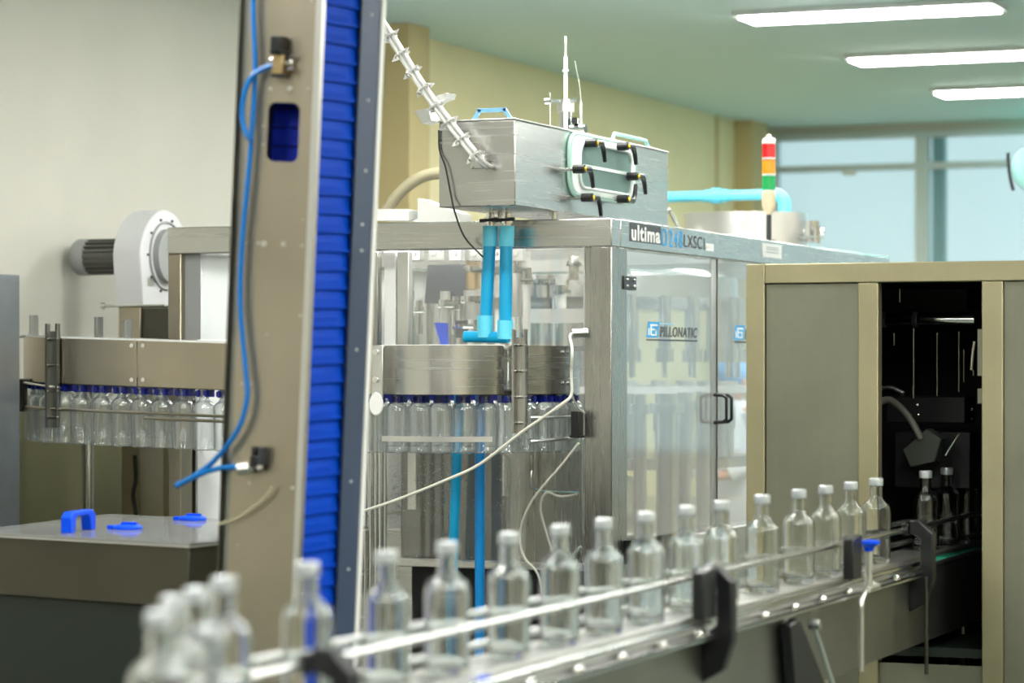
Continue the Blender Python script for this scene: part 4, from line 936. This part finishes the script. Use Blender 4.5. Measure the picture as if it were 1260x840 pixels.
MB().box((cxs[1] + .01, YCB + .022, 0.02), (cxs[2] + .02, YCB + .03, zb_c)).box((cxs[5] - .02, YCB + .051, 0.02), (cx_r - .07, YCB + .06, zb_c)).build('inner_lining', blk, rcab)
zfl = oY(1180, 800, YCB).z
MB().box((cxs[3] - .1, YCB + .06, zfl - .03), (cxs[4] + .1, YCB + .9, zfl)).build('drip_tray', M['dgreen'], rcab)
fp(cxs[3], cxs[4], 0, zfl - .05, 'lower_panel', 'olive2', .012, .02, 0)
# machinery in the opening
ih = empty('labelling_head', oY(1140, 500, YCB + .55), 'dark machinery with chrome rods inside the cabinet opening', 'machine')
yi = YCB + .45
MB().tube([oY(1070, 393, yi), oY(1200, 393, yi)], .022, 18).build('cross_cylinder', M['chrome'], ih)
for px in (1124, 1085): MB().tube([oY(px, 393, yi), oY(px + 5, 393, yi)], .027, 18).build('cylinder_collar', M['dgrey'], ih)
for px, y0, y1, r_ in ((1124, 404, 490, .005), (1153, 409, 487, .004), (1180, 408, 482, .004), (1198, 432, 462, .006), (1107, 355, 372, .004), (1186, 430, 470, .003), (1100, 410, 425, .004)):
    MB().cyl(oY(px, y0, yi - .02), oY(px, y1, yi - .02), r_, 10).build('rod', M['chrome'], ih)
MB().box(oY(1083, 355, yi + .1), oY(1207, 384, yi + .3)).build('machine_block', M['blk'], ih, .005)
MB().tube(smooth([oY(1079, 495, yi - .1), oY(1095, 492, yi - .1), oY(1112, 505, yi - .12), oY(1124, 522, yi - .13), oY(1133, 540, yi - .13)]), .012, 12).build('grey_hose', pbr('dark_grey_hose', '#6b6a60', .4), ih)
MB().tube(smooth([oY(1085, 477, yi - .05), oY(1098, 477, yi - .05), oY(1112, 484, yi - .05)]), .008, 10).build('rail_arc', M['satin'], ih)
MB().prism([oY(1110, 553, yi - .12), oY(1140, 527, yi - .12), oY(1158, 540, yi - .12), oY(1150, 568, yi - .12), oY(1120, 575, yi - .12)], (0, .08, 0)).build('sensor_housing', pbr('grey_green_plastic', '#3a4038', .5), ih, .004)
MB().tube([oY(1200, 420, yi - .2), oY(1198, 432, yi - .2), oY(1196, 455, yi - .2)], .010, 10).build('hook_tube', M['chrome'], ih)
for px, py in ((1129, 498), (1130, 510), (1196, 503), (1196, 515)): MB().ball(oY(px, py, yi - .03), .006, 8, 6).build('bolt', M['chrome'], ih)
MB().box(oY(1203, 405, YCB + .07), oY(1210, 462, YCB + .09)).box(oY(1203, 478, YCB + .07), oY(1210, 496, YCB + .09)).build('hinge_strip', M['olive2'], ih)
MB().cyl(oY(1163, 560, yi - .1), oY(1180, 532, yi - .1), .004, 8).build('rod', M['chrome'], ih)
MB().box(oY(1090, 487, yi + .05), oY(1200, 520, yi + .2)).build('machine_block', M['blk'], ih, .005)
MB().box(oY(1100, 530, yi + .04), oY(1203, 600, yi + .15)).build('machine_block', M['blk'], ih, .005)

# ================================================================== CONVEYOR
XC = -2.17; ZBELT = CZ - .609; Y0C, Y1C = 3.97, 10.6 if False else YCB + 1.2
cv = empty('conveyor', (XC, 6.5, 0), 'long steel conveyor with chain belt and guide rails running to the cabinet', 'conveyor')
hw = .062
MB().box((XC + hw, Y0C, ZBELT - .27), (XC + hw + .004, Y1C, ZBELT - .03)).build('side_plate', M['csteel'], cv)
MB().box((XC - hw - .004, Y0C, ZBELT - .27), (XC - hw, Y1C, ZBELT - .03)).build('side_plate', M['steel'], cv)
MB().box((XC - hw, Y0C, ZBELT - .27), (XC + hw, Y1C, ZBELT - .262)).build('bottom_plate', M['steel'], cv)
MB().box((XC + hw - .004, Y0C, ZBELT - .035), (XC + hw + .012, Y1C, ZBELT - .022)).box((XC + hw + .004, Y0C, ZBELT - .008), (XC + hw + .012, Y1C, ZBELT + .006)).build('edge_profile', M['satin'], cv, .002)
MB().box((XC - hw - .012, Y0C, ZBELT - .035), (XC - hw + .004, Y1C, ZBELT + .004)).build('edge_profile', M['satin'], cv, .002)
MB().box((XC + hw - .008, 8.0, ZBELT - .022), (XC + hw + .006, Y1C, ZBELT - .010)).build('wear_strip', M['teal'], cv)
MB().box((XC + hw + .004, Y0C, ZBELT - .045), (XC + hw + .042, YCB - .3, ZBELT - .039)).box((XC + hw + .038, Y0C, ZBELT - .052), (XC + hw + .042, YCB - .3, ZBELT - .039)).build('shelf_flange', M['rail'], cv, .001)
kn = MB().lathe([(0, 0), (.013, 0), (.013, .006), (.009, .012), (0, .013)], n=14, M=Matrix.Diagonal((1, 1.8, 1, 1))).mesh('shelf_glint'); kn.materials.append(M['chrome'])  # chrome studs shaped as the bright bottle reflections along the shelf
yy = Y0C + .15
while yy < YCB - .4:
    o = bpy.data.objects.new('shelf_glint', kn); COL.objects.link(o); o.parent = cv; o.location = V(XC + hw + .022, yy, ZBELT - .039) - cv.location; yy += .27
MB().cyl((XC + hw + .02, Y0C, ZBELT - .012), (XC + hw + .02, YCB - .2, ZBELT - .012), .0075, 10).build('lower_rod', M['chrome'], cv)
chn = MB().box((-hw + .006, -.0185, -.006), (hw - .006, .0185, 0)).mesh('belt_plate'); chn.materials.append(M['satin'])
yy = Y0C
while yy < Y1C - .04:
    o = bpy.data.objects.new('belt_plate', chn); COL.objects.link(o); o.parent = cv; o.location = V(XC, yy + .02, ZBELT) - cv.location; yy += .0385
for sx, zz, nm in ((1, .095, 'guide_rail'), (-1, .095, 'guide_rail'), (-1, .03, 'guide_rail')):
    MB().cyl((XC + sx * (.052), Y0C - .1, ZBELT + zz), (XC + sx * .052, Y1C, ZBELT + zz), .0085, 14).build(nm, M['rail'], cv)
# supports and legs
for y in (4.4, 6.0, 7.55, 9.3):
    MB().cyl((XC + .03, y, 0), (XC + .03, y, ZBELT - .27), .02, 12).cyl((XC - .03, y, 0), (XC - .03, y, ZBELT - .27), .02, 12).box((XC - .09, y - .05, 0), (XC + .09, y + .05, .012)).build('leg', M['steelv'], cv)
# black rail brackets
def rail_bracket(y, big=1.0):
    xo = XC + hw + .004
    m = MB()
    m.prism([V(xo, y - .022, ZBELT - .16), V(xo + .05, y - .022, ZBELT - .13), V(xo + .075, y - .022, ZBELT - .06), V(xo + .075, y - .022, ZBELT + .085), V(xo + .03, y - .022, ZBELT + .125), V(xo + .0, y - .022, ZBELT + .125), V(xo + .0, y - .022, ZBELT + .085), V(xo + .035, y - .022, ZBELT + .07), V(xo + .035, y - .022, ZBELT - .02), V(xo, y - .022, ZBELT - .05)], (0, .044, 0))
    b = m.build('rail_bracket', M['black'], cv, .004)
    MB().cyl((xo - .02, y, ZBELT + .095), (xo + .06, y, ZBELT + .095), .006, 10).build('clamp_screw', M['dsteel'], b)
    MB().box((XC + .044, y - .03, ZBELT + .078), (XC + .064, y + .03, ZBELT + .115)).build('rail_clamp', M['black'], b, .003)
byb = [oX(px, 720, XC + .1).y for px in (412, 884, 1048, 1134)]
for y in (byb[0], byb[1], byb[3]): rail_bracket(y)
for y in (byb[1], byb[2] + .12):
    MB().prism([V(XC + hw + .02, y - .15, ZBELT + .0), V(XC + hw + .02, y - .05, ZBELT + .0), V(XC + hw + .02, y - .05, ZBELT + .125), V(XC + hw + .02, y - .15, ZBELT + .115)], (.03, 0, 0)).build('clamp_block', M['black'], cv, .004)
# black diagonal strut and bent rods under the belt
q0, q1 = oX(988, 768, XC + .13), oX(1022, 842, XC + .13)
MB().prism([V(XC + .075, q0.y - .03, q0.z), V(XC + .075, q0.y + .06, q0.z + .01), V(XC + .075, q1.y + .16, q1.z - .1), V(XC + .075, q1.y - .22, q1.z - .1)], (.03, 0, 0)).build('black_gusset', M['black'], cv, .004)
p0 = oX(1000, 768, XC + .11); MB().cyl(V(XC + .10, p0.y, p0.z), V(XC + .13, p0.y, p0.z), .014, 12).tube([V(XC + .112, p0.y, p0.z), V(XC + .112, p0.y + .3, p0.z - .28)], .007, 8).build('strut_rod', M['satin'], cv)
# T-handle with blue knob and bent support rod
yk = oX(1069, 700, XC + .12).y; xk = XC + .12; dk = V(xk, yk, 0).dot(Fw)
def zk(py): return CZ + (HOR - py) / FPX * dk
tb = MB().cyl((xk, yk, zk(722)), (xk, yk, zk(676)), .011, 14).build('handle_post', M['satin'], cv)
MB().lathe([(0, 0), (.012, 0), (.016, .012), (.032, .022), (.032, .03), (0, .034)], (xk, yk, zk(678)), 20).build('blue_knob', M['blueh'], tb)
MB().tube(smooth([V(xk + .01, yk - .12, zk(820)), V(xk + .01, yk - .12, zk(760)), V(xk + .01, yk - .12, zk(738)), V(xk + .01, yk - .09, zk(728)), V(xk, yk, zk(724)), V(xk, yk + .1, zk(723))]), .008, 10).build('bent_rod', M['satin'], cv)
MB().box((XC + hw, yk - .06, zk(726)), (xk + .02, yk + .06, zk(722))).build('handle_plate', M['satin'], cv)
MB().tube([V(xk, byb[3] - .02, zk(730)), V(xk, byb[3] - .02, zk(860))], .006, 8).build('thin_rod', M['dsteel'], cv)
# small blue clip on the chain guide
c = oX(591, 822, XC + hw + .01); MB().cb((XC + hw + .018, c.y, ZBELT - .004), (.014, .03, .012)).build('blue_clip', M['blueh'], cv)
# round infeed table
it = empty('infeed_table', (-1.80, 3.52, 0), 'round steel infeed table carrying the nearest bottles', 'table')
MB().cyl((-1.80, 3.52, ZBELT - .01), (-1.80, 3.52, ZBELT), .43, 48).build('disc', M['satin'], it)
MB().cyl((-1.80, 3.52, .02), (-1.80, 3.52, ZBELT - .01), .06, 24).cyl((-1.80, 3.52, 0), (-1.80, 3.52, .02), .25, 32).build('pedestal', M['steelv'], it)
# ------------------------------------------------------------------ bottles on the conveyor
gb_me = MB().lathe(op + ip, n=32).mesh('glass_body'); gb_me.materials.append(M['glass'])
cap_me = MB().lathe([(0, .2615), (.017, .2615), (.0208, .2595), (.0214, .256), (.0212, .239), (.0208, .2375), (.0205, .2375), (.0205, .2585), (0, .2585)], n=28).mesh('cap'); cap_me.materials.append(M['silver'])
pts = []
for px in (378, 475, 550, 626, 689, 743, 795, 845, 888, 938, 983, 1016, 1047, 1078, 1139, 1165, 1190):
    r = ray(px, 600); pts.append((XC, XC / r.x * r.y, px))
lead = [(oD(288, 711, 4.52)), (oD(243, 723, 4.31)), (oD(214, 734, 4.15)), (oD(197, 752, 3.9)), (oD(260, 771, 3.67))]
gname = 'clear bottles riding the conveyor'
n_open = 14
lab = []
for i, (x, y, px) in enumerate(pts):
    if px < 1100:
        k = 13 - i
        s = 'clear glass bottle with pale cap on the conveyor, ' + ('last before the dark cabinet opening' if k == 0 else '%s counted back from the cabinet opening' % ordn(k))
    else: s = 'clear glass bottle inside the dark cabinet opening, ' + {1139: 'leftmost', 1165: 'middle', 1190: 'rightmost, half lost in the dark'}[px]
    lab.append((x, y, s))
ll = ['blurred clear bottle at the left end of the conveyor rail', 'blurred clear bottle behind the nearest cluster, taller looking and second from its right', 'blurred clear bottle in the middle of the near cluster', 'blurred clear bottle at the far left of the near cluster', 'most blurred and lowest clear bottle, nearest the camera']
for p, s in zip(lead, ll): lab.append((p.x if s[0] != 'b' or 'rail' not in s else XC + .02, p.y, s))
for y in (9.85,): lab.append((XC, y, 'clear glass bottle deep inside the cabinet behind its right post'))
for x, y, s in lab:
    r = empty('bottle', (x, y, ZBELT), s, 'bottle', gname); r.rotation_euler.z = random.uniform(0, 6)
    o = bpy.data.objects.new('glass_body', gb_me); COL.objects.link(o); o.parent = r
    o = bpy.data.objects.new('cap', cap_me); COL.objects.link(o); o.parent = r

# ================================================================== person behind the machine
def person(P, facing):
    r = empty('person', P, 'person in a white coat and blue hairnet standing beyond the clear doors', 'person')
    J = {'pelvis': (0, 0, .88), 'waist': (0, .01, 1.02), 'chest': (0, .0, 1.22), 'neckb': (0, .01, 1.35), 'neck': (0, -.005, 1.41), 'head': (0, -.02, 1.49), 'crown': (0, -.01, 1.56),
         'sl': (-.17, 0, 1.31), 'el_': (-.22, -.03, 1.05), 'wl': (-.16, -.22, .98), 'hl': (-.13, -.30, .98), 'sr': (.17, 0, 1.31), 'er': (.22, -.03, 1.05), 'wr': (.16, -.22, .98), 'hr': (.13, -.30, .98),
         'hpl': (-.09, 0, .84), 'kl': (-.095, -.01, .46), 'al': (-.1, .02, .08), 'tl': (-.1, -.13, .03), 'hpr': (.09, 0, .84), 'kr': (.095, -.01, .46), 'ar': (.1, .02, .08), 'tr': (.1, -.13, .03)}
    E = [('pelvis', 'waist'), ('waist', 'chest'), ('chest', 'neckb'), ('neckb', 'neck'), ('neck', 'head'), ('head', 'crown'), ('chest', 'sl'), ('sl', 'el_'), ('el_', 'wl'), ('wl', 'hl'), ('chest', 'sr'), ('sr', 'er'), ('er', 'wr'), ('wr', 'hr'),
         ('pelvis', 'hpl'), ('hpl', 'kl'), ('kl', 'al'), ('al', 'tl'), ('pelvis', 'hpr'), ('hpr', 'kr'), ('kr', 'ar'), ('ar', 'tr')]
    Rr = dict(pelvis=.13, waist=.12, chest=.14, neckb=.07, neck=.05, head=.085, crown=.075, sl=.065, el_=.045, wl=.03, hl=.028, sr=.065, er=.045, wr=.03, hr=.028, hpl=.085, kl=.06, al=.04, tl=.035, hpr=.085, kr=.06, ar=.04, tr=.035)
    names = list(J); me = bpy.data.meshes.new('body'); me.from_pydata([J[n] for n in names], [(names.index(a), names.index(b)) for a, b in E], [])
    o = bpy.data.objects.new('body', me); COL.objects.link(o); o.parent = r
    md = o.modifiers.new('skin', 'SKIN'); 
    if not me.skin_vertices: 
        bpy.context.view_layer.objects.active = o; bpy.ops.mesh.customdata_skin_add()
    for i, n in enumerate(names): me.skin_vertices[0].data[i].radius = (Rr[n], Rr[n]); me.skin_vertices[0].data[i].use_root = (n == 'pelvis')
    sb = o.modifiers.new('sub', 'SUBSURF'); sb.levels = 2; sb.render_levels = 2
    me.materials.append(M['skin'])
    for s in (-1, 1):     # fingers
        m = MB()
        for k, L in enumerate((.06, .07, .065, .05)):
            b = V(s * (.13 - .0) + (k - 1.5) * .018, -.31, .985); m.tube([b, b + V(-s * .005, -L * .5, .004), b + V(-s * .01, -L, -.012)], [.009, .008, .006], 8)
        b = V(s * .13 - s * .03, -.28, .99); m.tube([b, b + V(-s * .025, -.02, 0), b + V(-s * .035, -.045, -.005)], [.011, .009, .007], 8)
        m.build('fingers', M['skin'], r, 0, True)
    def ell(rows, n=24):
        m = MB(); pr = None
        for (z, rx, ry, cy_) in rows:
            ring = [m.bm.verts.new((rx * math.cos(2 * math.pi * k / n), cy_ + ry * math.sin(2 * math.pi * k / n), z)) for k in range(n)]
            if pr:
                for k in range(n): f = m.bm.faces.new((pr[k], pr[(k + 1) % n], ring[(k + 1) % n], ring[k])); f.smooth = True
            pr = ring
        return m
    coat = ell([(.55, .24, .18, 0), (.8, .21, .17, 0), (1.0, .19, .15, .005), (1.2, .21, .155, 0), (1.32, .19, .12, 0), (1.37, .09, .085, .005), (1.40, .07, .07, 0)])
    for s in (-1, 1): coat.tube([V(s * .15, 0, 1.32), V(s * .22, -.0, 1.2), V(s * .235, -.03, 1.06), V(s * .17, -.2, .985)], [.075, .068, .062, .045], 16)
    coat.build('coat', M['coat'], r, 0, True)
    MB().ball((0, -.0, 1.545), (.098, .118, .085), 20, 12).build('hairnet', M['net'], r, 0, True)
    MB().ball((0, -.085, 1.455), (.062, .05, .045), 14, 10).build('face_mask', M['white'], r, 0, True)
    f = MB(); f.ball((-.032, -.112, 1.505), (.013, .008, .007)).ball((.032, -.112, 1.505), (.013, .008, .007)); f.build('eyes', M['dgrey'], r, 0, True)
    MB().ball((0, -.128, 1.485), (.013, .018, .02)).ball((-.093, -.0, 1.49), (.012, .02, .03)).ball((.093, 0, 1.49), (.012, .02, .03)).build('nose_and_ears', M['skin'], r, 0, True)
    MB().box((.02, -.165, 1.24), (.085, -.15, 1.30)).build('red_badge', M['redc'], r, 0, True)
    for s in (-1, 1): MB().tube([V(s * .095, 0, .62), V(s * .095, -.01, .46), V(s * .1, .02, .1)], [.085, .075, .06], 14).build('trouser_leg', M['net'], r, 0, True)
    r.rotation_euler.z = facing
pp_ = oD(902, 460, 15.6); person((pp_.x, pp_.y, 0), -.5)
